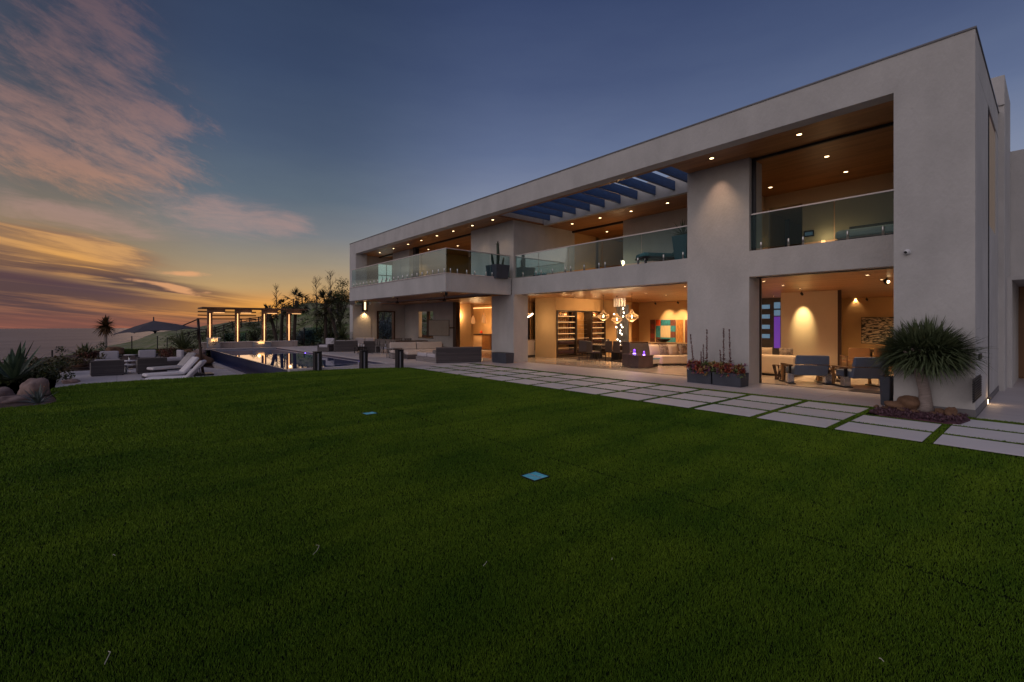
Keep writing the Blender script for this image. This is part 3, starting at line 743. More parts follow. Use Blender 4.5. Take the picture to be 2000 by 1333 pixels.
# balustrades: separate glass panels with a slim rail and short steel clamps
def balustrade(a, b, nseg, clamps, z0=ZS, rail=True, joints=None):
    a, b = Vector(a), Vector(b); d = b - a; L = d.length; d.normalize(); n = Vector((-d.y, d.x))
    root = bpy.data.objects.new('balustrade', None); COL.objects.link(root); root.parent = house
    root.location = Vector((a.x, a.y, z0)) - house.location
    js = joints or [k / nseg for k in range(nseg + 1)]
    for k in range(len(js) - 1):
        p = a + d * (L * js[k] + .012); q = a + d * (L * js[k + 1] - .012)
        m = MB(); w = n * .007
        m.prism([(p.x + w.x, p.y + w.y), (q.x + w.x, q.y + w.y), (q.x - w.x, q.y - w.y), (p.x - w.x, p.y - w.y)], z0 + .06, ZG - .02)
        m.obj('glass_panel', GLASSG, root, True)
    for t in clamps:
        p = a + d * (L * t)
        m = MB(); m.lathe([(.028, 0), (.028, .22), (.022, .235)], (p.x, p.y, z0 + .001), 8); m.obj('clamp', STEEL, root, True)
    p, q = a, b; w = n * .025
    m = MB(); m.prism([(p.x + w.x, p.y + w.y), (q.x + w.x, q.y + w.y), (q.x - w.x, q.y - w.y), (p.x - w.x, p.y - w.y)], ZG - .02, ZG + .015)
    m.obj('rail', mat('pale_rail', (.5, .46, .46), .35, .3), root, True)
    return root
balustrade((14.1, 2.2), (14.1, 5.775), 2, (.14, .34, .62, .72, .92), joints=[0, .42, 1])
jm = [16.28] + [uv_(x, 14.1) for x in (1052, 1110, 1176, 1253)] + [7.715]
balustrade((14.1, 16.28), (14.1, 7.715), 5, [(16.28 - uv_(x, 14.1)) / 8.565 for x in (1022, 1047, 1057, 1079, 1104, 1115, 1141, 1170, 1182, 1213, 1246, 1260, 1296, 1334)], joints=[(16.28 - q) / 8.565 for q in jm])
balustrade((10.5, 16.55), (10.5, 26.8), 5, [k / 22 + .015 for k in range(22)])
balustrade((10.5, 16.55), (13.98, 16.55), 3, (.06, .16, .3, .42, .6, .7, .88))

# recessed ceiling lights: bright lens in a dark ring, each with its own lamp
def downlight(x, y, Z, e=45, on=True, lamp=True, size=95):
    z = FOC * (Z - CH) / (HY - y); v, u = ray(x, z)
    f = bpy.data.objects.new('downlight', None); COL.objects.link(f); f.parent = house; f.location = Vector((v, u, Z)) - house.location
    m = MB(); m.lathe([(.085, 0), (.085, -.008), (.06, -.008), (.06, 0)], (0, 0, 0), 16, False); m.obj('trim_ring', BRONZE, f)
    m = MB(); m.lathe([(.058, -.003), (.058, -.001)], (0, 0, 0), 14); m.obj('lens', LAMP, f)
    if lamp: spot((v, u, Z - .03), e, size)
up = [(1561, 263, 30), (1615, 306, 34), (1652, 336, 34), (1504.7, 366.4, 34), (1390, 309.6, 30), (1117.6, 437.6, 25), (1172, 426, 25), (1232.5, 413, 20), (1303.7, 397, 20), (1185.5, 453, 45),
      (962.5, 429.7, 18), (922.5, 440.9, 18), (885.4, 451.8, 25), (853.3, 460.8, 25), (823, 470, 25), (797, 477.4, 20), (768.5, 485.8, 20), (742, 493.8, 20), (716.4, 501, 16), (836.6, 487.6, 50), (894, 480.5, 50)]
for x, y, e in up: downlight(x, y, ZSO, e * (1.6 if e > 40 else 1.1))
spot((13.45, uv_(1392, 13.45), ZSO - .03), 42, 62, 1, (1, .60, .38), tgt=(14.0, uv_(1405, 14), 5.2))
for x, y, e in [(767.3, 581.7, 25), (861, 571.7, 25), (826.8, 584.6, 25), (867, 581, 25)]: downlight(x, y, ZC + .17, e * 2)
for x, y, e in [(1122.4, 580.8, 14), (1119, 574.6, 10), (1164, 578.4, 50), (1261.4, 572.8, 55), (1301, 577, 60), (1243, 585.6, 50), (1276, 588.4, 90), (1302, 590.4, 90), (1338, 560, 55), (944.8, 590.9, 40),
                (1491.8, 550, 55), (1529, 557.8, 55), (1562.9, 564, 60), (1694, 537.6, 55), (1722, 546.6, 55), (1671, 583, 90), (1719, 581.7, 90), (1511, 578.8, 60)]: downlight(x, y, ZC, e * 4.6)

# ------------------------------------------------------------------ turf blades
rng = np.random.default_rng(5)
def turf():
    N = 2100000
    q = rng.random(N)
    r = 1.5 * (24 / 1.5) ** (q ** .70)
    th = R(AX) + (rng.random(N) - .5) * R(122)
    x = r * np.cos(th); y = r * np.sin(th)
    # inside the lawn polygon (even-odd), or in a joint of the path
    P = np.array(lawn_edge); ins = np.zeros(N, bool)
    for i in range(len(P)):
        x1, y1 = P[i]; x2, y2 = P[(i + 1) % len(P)]
        if y1 == y2: continue
        c = ((y1 > y) != (y2 > y)) & (x < (x2 - x1) * (y - y1) / (y2 - y1) + x1)
        ins ^= c
    for bx, by in BOXES: ins &= ~((np.abs(x - bx) < .121) & (np.abs(y - by) < .121))
    for sv in (4.36,): ins &= np.abs(x - sv - .006 * np.sin(y * 2.3)) > np.where(r < 9, .012, .018)
    # joints between the pavers
    fx = [(v_, w_) for v_, w_ in ((10.02, .14), (11.01, .13), (11.99, .28))]
    gap = np.zeros(N, bool)
    for v_, w_ in fx: gap |= (x > v_ + .008) & (x < v_ + w_ - .008)
    uu_ = np.mod(y - 1.29, 1.24); gap |= (uu_ > 1.13) & (uu_ < 1.23)
    gap &= (x > 9.13) & (x < 12.25) & (y > -3) & (y < 17)
    ins |= gap
    gp_ = gap[ins]
    x, y, r = x[ins], y[ins], r[ins]; n = len(x)
    h = (.009 + .010 * rng.random(n)) * (1 + .07 * r); h = np.where(gp_, h * .7, h)
    w = .0016 * np.maximum(1, r / 2.6) ** .95 * (0.7 + .6 * rng.random(n))
    a = rng.random(n) * 2 * PI
    lean = .12 + .5 * rng.random(n); la = rng.random(n) * 2 * PI
    V = np.zeros((n, 3, 3), np.float32)
    V[:, 0] = np.stack([x - np.cos(a) * w, y - np.sin(a) * w, np.full(n, -.012)], 1)
    V[:, 1] = np.stack([x + np.cos(a) * w, y + np.sin(a) * w, np.full(n, -.012)], 1)
    V[:, 2] = np.stack([x + np.cos(la) * lean * h, y + np.sin(la) * lean * h, -.012 + h], 1)
    V[:, :, 2] += np.where(gp_, .012, 0)[:, None]
    me = bpy.data.meshes.new('grass')
    me.vertices.add(n * 3); me.vertices.foreach_set('co', V.ravel())
    me.loops.add(n * 3); me.loops.foreach_set('vertex_index', np.arange(n * 3, dtype=np.int32))
    me.polygons.add(n); me.polygons.foreach_set('loop_start', np.arange(n, dtype=np.int32) * 3)
    me.polygons.foreach_set('loop_total', np.full(n, 3, np.int32))
    me.update()
    m = bpy.data.materials.new('grass_blade'); m.use_nodes = True; nt = m.node_tree; b = nt.nodes['Principled BSDF']; E.t = nt
    tcn = nt.nodes.new('ShaderNodeTexCoord'); s = nt.nodes.new('ShaderNodeSeparateXYZ'); nt.links.new(tcn.outputs['Object'], s.inputs[0])
    X, Y = E(s.outputs[0]), E(s.outputs[1])
    n1 = noise(vec(X * 60, Y * 60, 0.0), 1, 2, .7); n2 = noise(vec(X * .7, Y * .7, 0.0), 1, 5, .6); n3 = noise(vec(X * .16 + Y * .05, Y * 1.5, 0.0), 1, 3, .6)  # the stretched streaks put long soft shadows into the blade colour
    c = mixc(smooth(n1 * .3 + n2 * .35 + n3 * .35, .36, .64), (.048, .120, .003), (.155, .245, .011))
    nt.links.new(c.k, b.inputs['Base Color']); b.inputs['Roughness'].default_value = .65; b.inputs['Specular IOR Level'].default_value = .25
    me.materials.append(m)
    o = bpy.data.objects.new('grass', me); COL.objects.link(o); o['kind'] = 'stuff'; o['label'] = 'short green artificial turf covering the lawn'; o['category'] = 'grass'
BOXES = [tuple(gp(1045, 931).xy), tuple(gp(722, 808).xy)]
turf()
# ------------------------------------------------------------------ sunk floor boxes with glass lids
for k, (v, u) in enumerate(BOXES):
    t = thing('lawn_box', ['sunken steel box with a pale blue glass lid, nearer one in the lawn', 'sunken steel box with a pale blue glass lid, farther one near the pool'][k], 'floor box', (v, u, 0), 0, 'floor boxes set in the lawn')
    m = MB()
    for a in ((-.122, -.115, -.122, .122), (.115, .122, -.122, .122), (-.115, .115, -.122, -.115), (-.115, .115, .115, .122)): m.box(*a, -.011, .009)
    m.obj('frame', METAL_D, t)
    m = MB(); m.box(-.115, .115, -.115, .115, -.011, .004); m.obj('glass_lid', mat('blue_lid', (.13, .66, .80), .4, var=.25, vscale=3, stretch=(1, 9, 1)), t)
    m = MB(); m.box(-.004, .006, -.11, .11, .004, .009); m.obj('divider', STEEL, t)

# ------------------------------------------------------------------ bollards
def bollard(loc, lab):
    t = thing('bollard', lab, 'bollard', loc, .0, 'square bollards at the lawn edge')
    m = MB(); m.box(-.13, .13, -.02, .13, -.02, .71); m.box(-.13, -.05, -.13, -.02, -.02, .71); m.box(.05, .13, -.13, -.02, -.02, .71); m.obj('body', METAL_D, t, bevel=.006)
    m = MB(); m.box(-.035, .035, -.075, -.02, 0, .66); m.obj('light_strip', mat('frosted_strip', (.34, .34, .38), .5), t)
    m = MB(); m.box(-.14, .14, -.14, .14, .71, .735); m.obj('cap', METAL_D, t, bevel=.006)
for (x, y, l) in ((620, 724, 'black square bollard directly in front of the dark pool water'), (710, 720, 'black square bollard where the pool meets the terrace, between two others'), (780, 718.5, 'black square bollard nearest the outdoor sectional sofa')):
    p = gp(x, y); bollard((p.x, p.y, 0), l)

# ------------------------------------------------------------------ outdoor furniture
def sofa(name, label, cat, loc, rot, w, d=.85, h=.70, seats=2, arms=(1, 1), shell=WICKER, cush=CUSHG, back=True, seat_h=.30, cush_h=.15, group=None, armh=.56, side=None, backcush=.42):
    t = thing(name, label, cat, loc, rot, group)
    m = MB(); m.box(-w / 2, w / 2, -d / 2, d / 2, .03, seat_h - .02); m.obj('base', side or shell, t, bevel=.01)
    m = MB()
    for sx in (-1, 1):
        for sy in (-1, 1): m.box(sx * (w / 2 - .05) - .025, sx * (w / 2 - .05) + .025, sy * (d / 2 - .05) - .025, sy * (d / 2 - .05) + .025, 0, .03)
    m.obj('feet', METAL_D, t)
    bt = .09
    if back:
        m = MB(); m.box(-w / 2, w / 2, d / 2 - bt, d / 2 + .002, .02, h); m.obj('backrest', shell, t, bevel=.012)
        m = MB(); m.box(-w / 2 - .004, w / 2 + .004, d / 2 - bt - .01, d / 2 + .012, h, h + .025); m.obj('top_rail', WICKERL, t)
    x0, x1 = -w / 2 + .01, w / 2 - .01
    for k, sgn in ((0, -1), (1, 1)):
        if arms[k]:
            m = MB(); xa = sgn * (w / 2 - .05); m.box(xa - .05, xa + .05, -d / 2, d / 2 - (bt if back else 0), seat_h - .02, armh); m.obj('armrest', side or shell, t, bevel=.012)
            if k == 0: x0 = xa + .055
            else: x1 = xa - .055
    n = seats; cw = (x1 - x0) / n
    for k in range(n):
        m = MB(); m.rbox(x0 + cw * k + .008, x0 + cw * (k + 1) - .008, -d / 2 + .01, d / 2 - (bt if back else .01) - .01, seat_h - .02, seat_h + cush_h, .05); m.obj('seat_cushion', cush, t)
        if back and backcush:
            m = MB(); y1 = d / 2 - bt - .005
            m.rbox(x0 + cw * k + .012, x0 + cw * (k + 1) - .012, y1 - .17, y1, seat_h + cush_h - .01, seat_h + cush_h + backcush, .06); m.obj('back_cushion', cush, t)
    return t
G1 = 'wicker lounge seats grouped on the far terrace'
PI_ = PI
def mid(p, q, Z=0):
    a, b = gp(*p, Z), gp(*q, Z); return (a + b) / 2, (b - a).length, math.atan2(b.y - a.y, b.x - a.x)
# sectional near the lawn: long back panel towards the lawn
c, L, an = mid((852, 710), (941, 707.5))
nx, ny = -math.sin(an), math.cos(an)
D1 = .95
sofa('outdoor_sofa', 'long dark slatted outdoor sofa with its back to the lawn', 'sofa', (c.x + nx * D1 / 2, c.y + ny * D1 / 2, 0), an + PI, L, D1, .70, 3, (1, 1), WICKER, CUSH, side=WICKERL, backcush=.0, cush_h=.12)
# chaise that runs on from its left end
a = gp(811, 704.5); b = gp(851, 709.6)
ax = math.atan2(b.y - a.y, b.x - a.x); Lc = (b - a).length
cc = (a + b) / 2; q = Vector((-math.sin(ax), math.cos(ax), 0))
ch = thing('chaise', 'grey slatted chaise with two pale cushions beside the long sofa back', 'chaise', tuple(cc + q * .55), ax)
m = MB(); m.box(-Lc / 2, Lc / 2 - .03, -.52, .52, .0, .22); m.obj('base', WICKERL, ch, bevel=.01)
m = MB(); m.rbox(-Lc / 2 + .03, -Lc * .02, -.48, .48, .22, .40, .05); m.obj('seat_cushion', CUSHG, ch)
m = MB(); m.rbox(Lc * .02, Lc / 2 - .06, -.48, .48, .22, .40, .05); m.obj('seat_cushion', CUSHG, ch)
s0 = gp(793, 703.5)
sofa('outdoor_sofa', 'cream outdoor sofa facing the lawn in front of the mounted television', 'sofa', (s0.x + 1.35, s0.y + 1.15, 0), R(-14), 3.0, .95, .68, 2, (0, 1), WICKERL, CUSH, seat_h=.30, backcush=.38)
sofa('ottoman', 'low pale square ottoman behind the rightmost bollard', 'ottoman', (*gp(806, 701).xy, 0), R(-14), .75, .75, .4, 1, (0, 0), WICKER, CUSH, back=False, seat_h=.24)
# side table with open square frame
p = gp(770, 700)
t = thing('side_table', 'small open framed side table left of the cream outdoor sofa', 'table', (p.x, p.y, 0), .2)
m = MB()
for sx in (-1, 1):
    for sy in (-1, 1): m.box(sx * .27 - .015, sx * .27 + .015, sy * .27 - .015, sy * .27 + .015, 0, .5)
m.obj('frame', WICKERL, t)
m = MB(); m.box(-.3, .3, -.3, .3, .5, .53); m.obj('table_top', WICKERL, t, bevel=.005)
# terrace lounge group
def at(x, y): p = gp(x, y); return (p.x, p.y, 0)
p = dp(640, 30.6); sofa('outdoor_armchair', 'white cushioned wicker armchair open towards the pool at the far terrace end', 'armchair', (p.x, p.y, 0), R(-62), .95, .85, .66, 1, group=G1, armh=.5)
p = dp(674, 30.2); sofa('outdoor_loveseat', 'dark wicker loveseat with its back to the pool, left of its twin', 'loveseat', (p.x + .2, p.y + .45, 0), R(164), 1.45, .85, .70, 2, side=WICKERL, group=G1, backcush=.3)
p = dp(690, 31.0); sofa('outdoor_loveseat', 'pale cushioned loveseat against the wall under the lit sconce', 'loveseat', (p.x + .9, p.y + .2, 0), R(-25), 1.5, .8, .70, 2, group=G1)
p = dp(725, 29.0); sofa('outdoor_loveseat', 'dark wicker seat with its back to the pool, beside the dining chairs', 'loveseat', (p.x + .2, p.y + .45, 0), R(162), 1.0, .85, .72, 1, side=WICKERL, group=G1, backcush=.3)
p = dp(704, 28.6, 0)
t = thing('drinks_table', 'low dark table with glasses and a bottle between two loveseats', 'table', (p.x, p.y, 0))
m = MB(); m.box(-.3, .3, -.3, .3, .36, .4); m.obj('table_top', METAL_D, t)
for sx in (-1, 1):
    for sy in (-1, 1): m = MB(); m.box(sx * .26 - .02, sx * .26 + .02, sy * .26 - .02, sy * .26 + .02, 0, .36); m.obj('leg', METAL_D, t)
for k, (a, b, hh) in enumerate(((-.15, -.1, .22), (.1, .08, .16), (.16, -.14, .14))):
    g = thing('glass', ['tall clear glass on the low dark terrace table', 'short clear tumbler at the back of the low terrace table', 'short clear tumbler at the corner of the low terrace table'][k], 'glass', (p.x + a, p.y + b, .4), 0, 'glasses on the terrace table')
    m = MB(); m.lathe([(.03, 0), (.034, .02), (.045, hh), (.04, hh), (.03, .03)], (0, 0, 0), 10); m.obj('bowl', mat('pale_glass', (.5, .5, .55), .1), g)
# dining table, chairs
p = dp(795, 29.0)
t = thing('dining_table', 'long dark outdoor dining table behind the cream sofa', 'table', (p.x, p.y, 0), R(-8))
m = MB(); m.box(-1.2, 1.2, -.5, .5, .70, .76); m.obj('table_top', DKW := planks('dark_table', (.05, .03, .025), (.09, .055, .045), .12, 'X', .5), t, bevel=.008)
for sx in (-1, 1):
    for sy in (-1, 1): m = MB(); m.box(sx * 1.1 - .04, sx * 1.1 + .04, sy * .42 - .04, sy * .42 + .04, 0, .7); m.obj('leg', METAL_D, t)
def dchair():
    t = thing('outdoor_chair', 'x', 'chair', (0, 0, 0), 0, 'woven dining chairs on the terrace')
    m = MB(); m.box(-.24, .24, -.24, .24, .40, .45); m.obj('seat', WICKERL, t, bevel=.01)
    m = MB()
    for k in range(4): m.box(-.24 + .13 * k, -.24 + .13 * k + .09, .205, .235, .45, .86)
    m.box(-.25, .25, .20, .24, .82, .87); m.obj('backrest', WICKERL, t)
    for sx in (-1, 1):
        m = MB(); m.box(sx * .24 - .02, sx * .24 + .02, -.22, .22, .62, .65); m.obj('armrest', WICKERL, t)
        for sy in (-1, 1): m = MB(); m.box(sx * .24 - .03, sx * .24 + .03, sy * .22 - .03, sy * .22 + .03, 0, .62 if sy < 0 else .45); m.obj('leg', WICKERL, t)
    return t
proto = dchair()
labs = ['woven dining chair nearest the dark seat, first of the row', 'woven dining chair in the middle of the row beside the sofa', 'woven dining chair at the end of the row next to the cream sofa']
for k, x in enumerate((741, 752.5, 764)):
    p = gp(x, 689.5 + k * .9); loc = (p.x, p.y, 0)
    o = proto if k == 0 else dup(proto, loc, R(158))
    o.location = loc; o.rotation_euler.z = R(158); o['label'] = labs[k]
for k, (x, zz) in enumerate(((800, 30.2), (782, 30.8))):
    p = dp(x, zz); o = dup(proto, (p.x, p.y, 0), R(0)); o['label'] = ['woven dining chair on the wall side of the dark table, right one', 'woven dining chair on the wall side of the dark table, left one'][k]

# ------------------------------------------------------------------ plants
def leafmat(name, c1, c2, rough=.5): return mat(name, c1, rough, col2=c2, vscale=5, spec=.35)
YUC = leafmat('yucca_leaf', (.035, .055, .022), (.085, .10, .04))
AGA = leafmat('agave_leaf', (.03, .06, .036), (.075, .11, .06))
TRUNK = mat('pale_trunk', (.32, .26, .24), .9, var=.25, vscale=9, stretch=(1, 1, 5), bump=.9, bscale=24)
BARK = mat('dark_bark', (.05, .035, .028), .95, var=.4, vscale=12, bump=.9, bscale=30)
def rosette(mb, c, n, L, w, el0, el1, droop=.3, seed=0, jitter=.25, seg=4, fold=.15):
    rd = random.Random(seed); c = Vector(c)
    for k in range(n):
        a = 2 * PI * (k * .381966) + rd.uniform(-.2, .2); e = R(rd.uniform(el0, el1)); l = L * (1 + rd.uniform(-jitter, jitter * .6))
        d = Vector((math.cos(a) * math.cos(e), math.sin(a) * math.cos(e), math.sin(e)))
        mb.blade(c + d * .03, c + d * l, w * rd.uniform(.8, 1.15), (0, 0, -droop * l * math.cos(e) * rd.uniform(.4, 1.2)), seg, fold)
def yucca(name, label, loc, trunk=.0, L=.6, n=60, w=.04, el=(-20, 85), m=YUC, droop=.2, lean=(0, 0), seed=1, tr=.05, group=None, cat='yucca'):
    t = thing(name, label, cat, loc, 0, group)
    if trunk:
        mb = MB(); mb.tube([(0, 0, 0), (lean[0] * .4, lean[1] * .4, trunk * .5), (lean[0], lean[1], trunk)], [tr * 1.3, tr, tr * .9], 8); mb.obj('trunk', TRUNK, t)
    mb = MB(); rosette(mb, (lean[0], lean[1], trunk), n, L, w, el[0], el[1], droop, seed); mb.obj('leaves' if not trunk else 'crown', m, t)
    return t
# the dragon tree in front of the corner pier
base = gp(1806, 806)
def dtree():
    t = thing('dragon_tree', 'dragon tree with a bare curved trunk and a wide crown of sword leaves', 'tree', (base.x, base.y, 0))
    z = dep(base.x, base.y); S_ = z / FOC
    def off(x, y, dz=0): p = dp(x, z + dz, CH + (HY - y) * S_); return p - Vector((base.x, base.y, 0))
    pts = [off(1806, 806), off(1808, 790), off(1806, 765), off(1799, 735), off(1792, 708), off(1794, 690)]
    mb = MB(); mb.tube(pts, [.16, .11, .095, .095, .10, .095], 16)
    tr = mb.obj('trunk', TRUNK, t)
    heads = [(1740, 690, .1), (1765, 668, -.5), (1790, 655, .4), (1815, 650, -.2), (1840, 662, .3), (1866, 685, 0), (1800, 672, -.7), (1835, 690, -.6), (1765, 695, .6), (1800, 690, .0), (1850, 676, .55), (1778, 680, -.2), (1752, 660, .5), (1812, 632, .1), (1780, 636, -.35), (1848, 644, -.3), (1730, 680, -.35), (1872, 668, .35), (1800, 648, .3), (1826, 664, -.5), (1765, 708, -.2), (1850, 705, -.3), (1878, 700, .2), (1735, 700, .3), (1792, 700, -.5), (1824, 704, .4)]
    rd = random.Random(4)
    mb = MB()
    top = pts[-1]
    for x, y, dz in heads:
        h = off(x, y, dz); h = top.lerp(h, .42); mb.tube([top - Vector((0, 0, .08)), (top + h) / 2 - Vector((0, 0, .03)), h], [.06, .045, .03], 6)
    mb.obj('branches', TRUNK, t)
    mb = MB()
    ctr = off(1807, 687)
    for k in range(3300):
        a = 2 * PI * k * .381966; sz = rd.uniform(-.72, 1.0); ce = math.sqrt(max(0, 1 - sz * sz))
        d = Vector((math.cos(a) * ce, math.sin(a) * ce, sz))
        q = rd.random() ** .6; lump = 1 + .13 * math.sin(a * 3 + 1) * math.cos(sz * 5)
        b = ctr + Vector((d.x * .56, d.y * .56, d.z * .34)) * q * lump
        dd = (d + Vector((rd.gauss(0, .3), rd.gauss(0, .3), rd.gauss(.12, .28)))).normalized()
        l = rd.uniform(.26, .50) * lump
        mb.blade(b, b + dd * l, rd.uniform(.026, .04), (0, 0, -l * rd.uniform(.02, .34) * math.hypot(dd.x, dd.y) * (1.5 if sz < 0 else .8)), 4, .22)
    mb.obj('crown', leafmat('dragon_leaf', (.045, .068, .032), (.13, .155, .075)), t)
dtree()
# bed at its foot
m = MB(); rd = random.Random(3)
bedm = mat('dark_mulch', (.05, .02, .03), .9, vscale=9, col2=(.14, .05, .075), bump=.9, bscale=40)
pts = [(11.1, 1.3), (11.18, 2.2), (11.6, 2.45), (12.25, 2.3), (12.33, 1.12), (11.8, 1.0), (11.25, 1.08)]
m.prism([(a, b) for a, b in pts][::-1], -.012, .03); m.obj('planting_bed', bedm, kind='structure')
m = MB()
for k in range(420):
    v = rd.uniform(11.12, 12.3); u = rd.uniform(1.08, 2.36)
    if (v - 12.16) ** 2 + (u - 1.66) ** 2 < .03: continue
    for j in range(5):
        a = rd.uniform(0, 2 * PI); e = rd.uniform(.2, 1.3); l = rd.uniform(.03, .075)
        m.blade((v, u, .03), (v + l * math.cos(a) * math.cos(e), u + l * math.sin(a) * math.cos(e), .03 + l * math.sin(e)), .022, (0, 0, 0), 2)
m.obj('ground_cover', mat('purple_succulent', (.06, .025, .038), .6, col2=(.17, .085, .105), vscale=14), kind='stuff', label='low purple succulents under the dragon tree', category='ground cover')
def rock(label, c, r, seed, col=None, name='rock', group=None, sq=(1, 1, .7)):
    rd = random.Random(seed); bm = bmesh.new(); bmesh.ops.create_icosphere(bm, subdivisions=3, radius=1)
    ph = [rd.uniform(0, 6) for _ in range(6)]
    for v in bm.verts:
        q = v.co.copy(); f = 1 + .18 * math.sin(q.x * 3 + ph[0]) * math.cos(q.y * 2.6 + ph[1]) + .12 * math.sin(q.z * 5 + ph[2] + q.x * 2) + .06 * math.sin(q.y * 9 + ph[3])
        v.co = Vector((q.x * sq[0], q.y * sq[1], q.z * sq[2])) * f * r
        v.co.z = max(v.co.z, -.35 * r)
    me = bpy.data.meshes.new(name); bm.to_mesh(me); bm.free()
    for p in me.polygons: p.use_smooth = True
    me.materials.append(col or ROCKM); o = bpy.data.objects.new(name, me); COL.objects.link(o); o.location = c; o['label'] = label; o['category'] = 'rock'
    o.rotation_euler = (0, 0, rd.uniform(0, 6))
    if group: o['group'] = group
    return o
ROCKM = mat('pink_rock', (.14, .085, .075), .95, vscale=4, col2=(.34, .24, .22), bump=1.0, bscale=9)
ROCKB = mat('brown_rock', (.10, .05, .03), .9, vscale=5, col2=(.22, .12, .07), bump=1.0, bscale=12)
GR = 'rocks at the foot of the dragon tree'
p = dp(1775, 9.45, .12); rock('large brown rock just left of the dragon tree trunk', p, .21, 1, ROCKB, group=GR, sq=(1, .8, .85))
p = dp(1748, 9.6, .08); rock('low reddish rock at the left end of the dragon tree bed', p, .16, 2, ROCKB, group=GR)
p = dp(1857, 8.8, .07); rock('small upright red brown rock right of the dragon tree', p, .12, 5, ROCKB, group=GR, sq=(.8, .8, 1))
p = dp(1838, 8.95, .06); rock('small flat rock between the trunk and the upright rock', p, .10, 6, ROCKB, group=GR)
rdr = random.Random(31)
for k in range(6):
    x = (1712, 1727, 1759, 1787, 1822, 1872)[k]; p = dp(x, (9.7, 9.55, 9.3, 9.1, 8.95, 8.75)[k], .04)
    rock(['small stone at the far left tip of the dragon tree bed', 'small stone between the left tip of the bed and the dark planter', 'small stone in front of the low reddish rock', 'small stone in front of the large brown rock', 'small stone right beside the dragon tree trunk foot', 'small stone at the right tip of the dragon tree bed'][k], p, rdr.uniform(.05, .08), 70 + k, ROCKB, group=GR)
# two long planters with mixed plants in front of the pier
def planter(label, x0, x1, vv, seed, spikes):
    u1, u0 = uv_(x0, vv), uv_(x1, vv)
    t = thing('planter', label, 'planter', (vv + .28, (u0 + u1) / 2, 0), 0, 'long dark planters in front of the pier'); w = (u1 - u0) / 2
    m = MB(); m.hull([(-.25, -w, 0), (.25, -w, 0), (.25, w, 0), (-.25, w, 0)], [(-.28, -w, .38), (.28, -w, .38), (.28, w, .38), (-.28, w, .38)]); m.obj('planter_box', SLATE, t, bevel=.008)
    rd = random.Random(seed)
    cols = [((.30, .05, .045), (.46, .14, .08)), ((.26, .16, .06), (.48, .34, .14)), ((.16, .06, .12), (.30, .13, .20)), ((.07, .12, .045), (.20, .25, .10))]
    for ci, (c1, c2) in enumerate(cols):
        mb = MB()
        for k in range(30):
            x = rd.uniform(-.30, .12); y = rd.uniform(-w, w) ; zz = .44 + rd.uniform(-.06, .16) - (.1 if x < -.22 else 0)
            for j in range(18):
                a = rd.uniform(0, 2 * PI); e = rd.uniform(-.5, 1.4); l = rd.uniform(.06, .15)
                mb.blade((x, y, zz), (x + l * math.cos(a) * math.cos(e), y + l * math.sin(a) * math.cos(e), zz + l * math.sin(e)), .045, (0, 0, -.02), 2, .2)
        mb.obj('succulents', leafmat('succulent_%d' % ci, c1, c2), t)
    for (x, ht, lx) in spikes:
        y = uv_(x, vv + .2) - (u0 + u1) / 2
        mb = MB(); mb.tube([(0, y, .4), (0, y + lx * .4, .4 + ht * .5), (0, y + lx, .4 + ht)], [.008, .006, .003], 5)
        for k in range(int(ht * 190)):
            s = rd.uniform(.0, 1); zz = .4 + ht * s; a = rd.uniform(0, 6.28); r = (.15 if s < .28 else .07) * (1.1 - s * .5); l = r
            yy = y + lx * s
            mb.blade((0, yy, zz), (l * math.cos(a), yy + l * math.sin(a), zz + .03), .05 if s < .3 else .03, (0, 0, -.01), 2)
        mb.obj('flower_spike', leafmat('spike', (.10, .05, .04), (.26, .07, .06)), t)
planter('long slate planter with a leaning flower spike, left of its twin', 1341, 1388, 13.25, 11, [(1353, 1.05, .12), (1378, 1.2, 0), (1372, .75, .02), (1367, .55, 0)])
planter('long slate planter with two tall upright flower spikes, right of its twin', 1390.5, 1446, 13.2, 12, [(1411, 1.25, 0), (1424, 1.22, .03), (1407, .6, .05)])
# tall dark box beside the right opening, mat, dark box at the second column
def tallbox(name, label, cat, x0, x1, vv, h, dpt=.4):
    a, b = uv_(x1, vv), uv_(x0, vv); t = thing(name, label, cat, (vv + dpt / 2, (a + b) / 2, 0)); w = (b - a) / 2
    m = MB(); m.hull([(-dpt / 2 + .02, -w + .02, 0), (dpt / 2 - .02, -w + .02, 0), (dpt / 2 - .02, w - .02, 0), (-dpt / 2 + .02, w - .02, 0)], [(-dpt / 2, -w, h), (dpt / 2, -w, h), (dpt / 2, w, h), (-dpt / 2, w, h)])
    m.obj('body', SLATE, t, bevel=.015)
    m = MB(); m.box(-dpt / 2 + .03, dpt / 2 - .03, -w + .03, w - .03, h - .02, h + .012); m.obj('top', METAL_D, t)
    return t
t = tallbox('tall_planter', 'tall dark planter standing beside the corner pier', 'planter', 1717, 1739, 12.7, .62, .4)
m = MB(); rosette(m, (0, 0, .63), 26, .25, .03, 20, 85, .3, 8); m.obj('leaves', YUC, t)
tallbox('speaker_box', 'low dark square box against the column left of the wide opening', 'box', 960, 988, 13.35, .46, .5)
a = gp(1681, 763.5); b = gp(1722, 769)
t = thing('door_mat', 'dark flat mat in front of the right opening', 'mat', ((a.x + b.x) / 2, (a.y + b.y) / 2, 0), 0)
m = MB(); m.box(-.3, .3, -.42, .42, .002, .016); m.obj('mat_body', mat('mat_fibre', (.05, .035, .035), .95, var=.2, vscale=60), t)
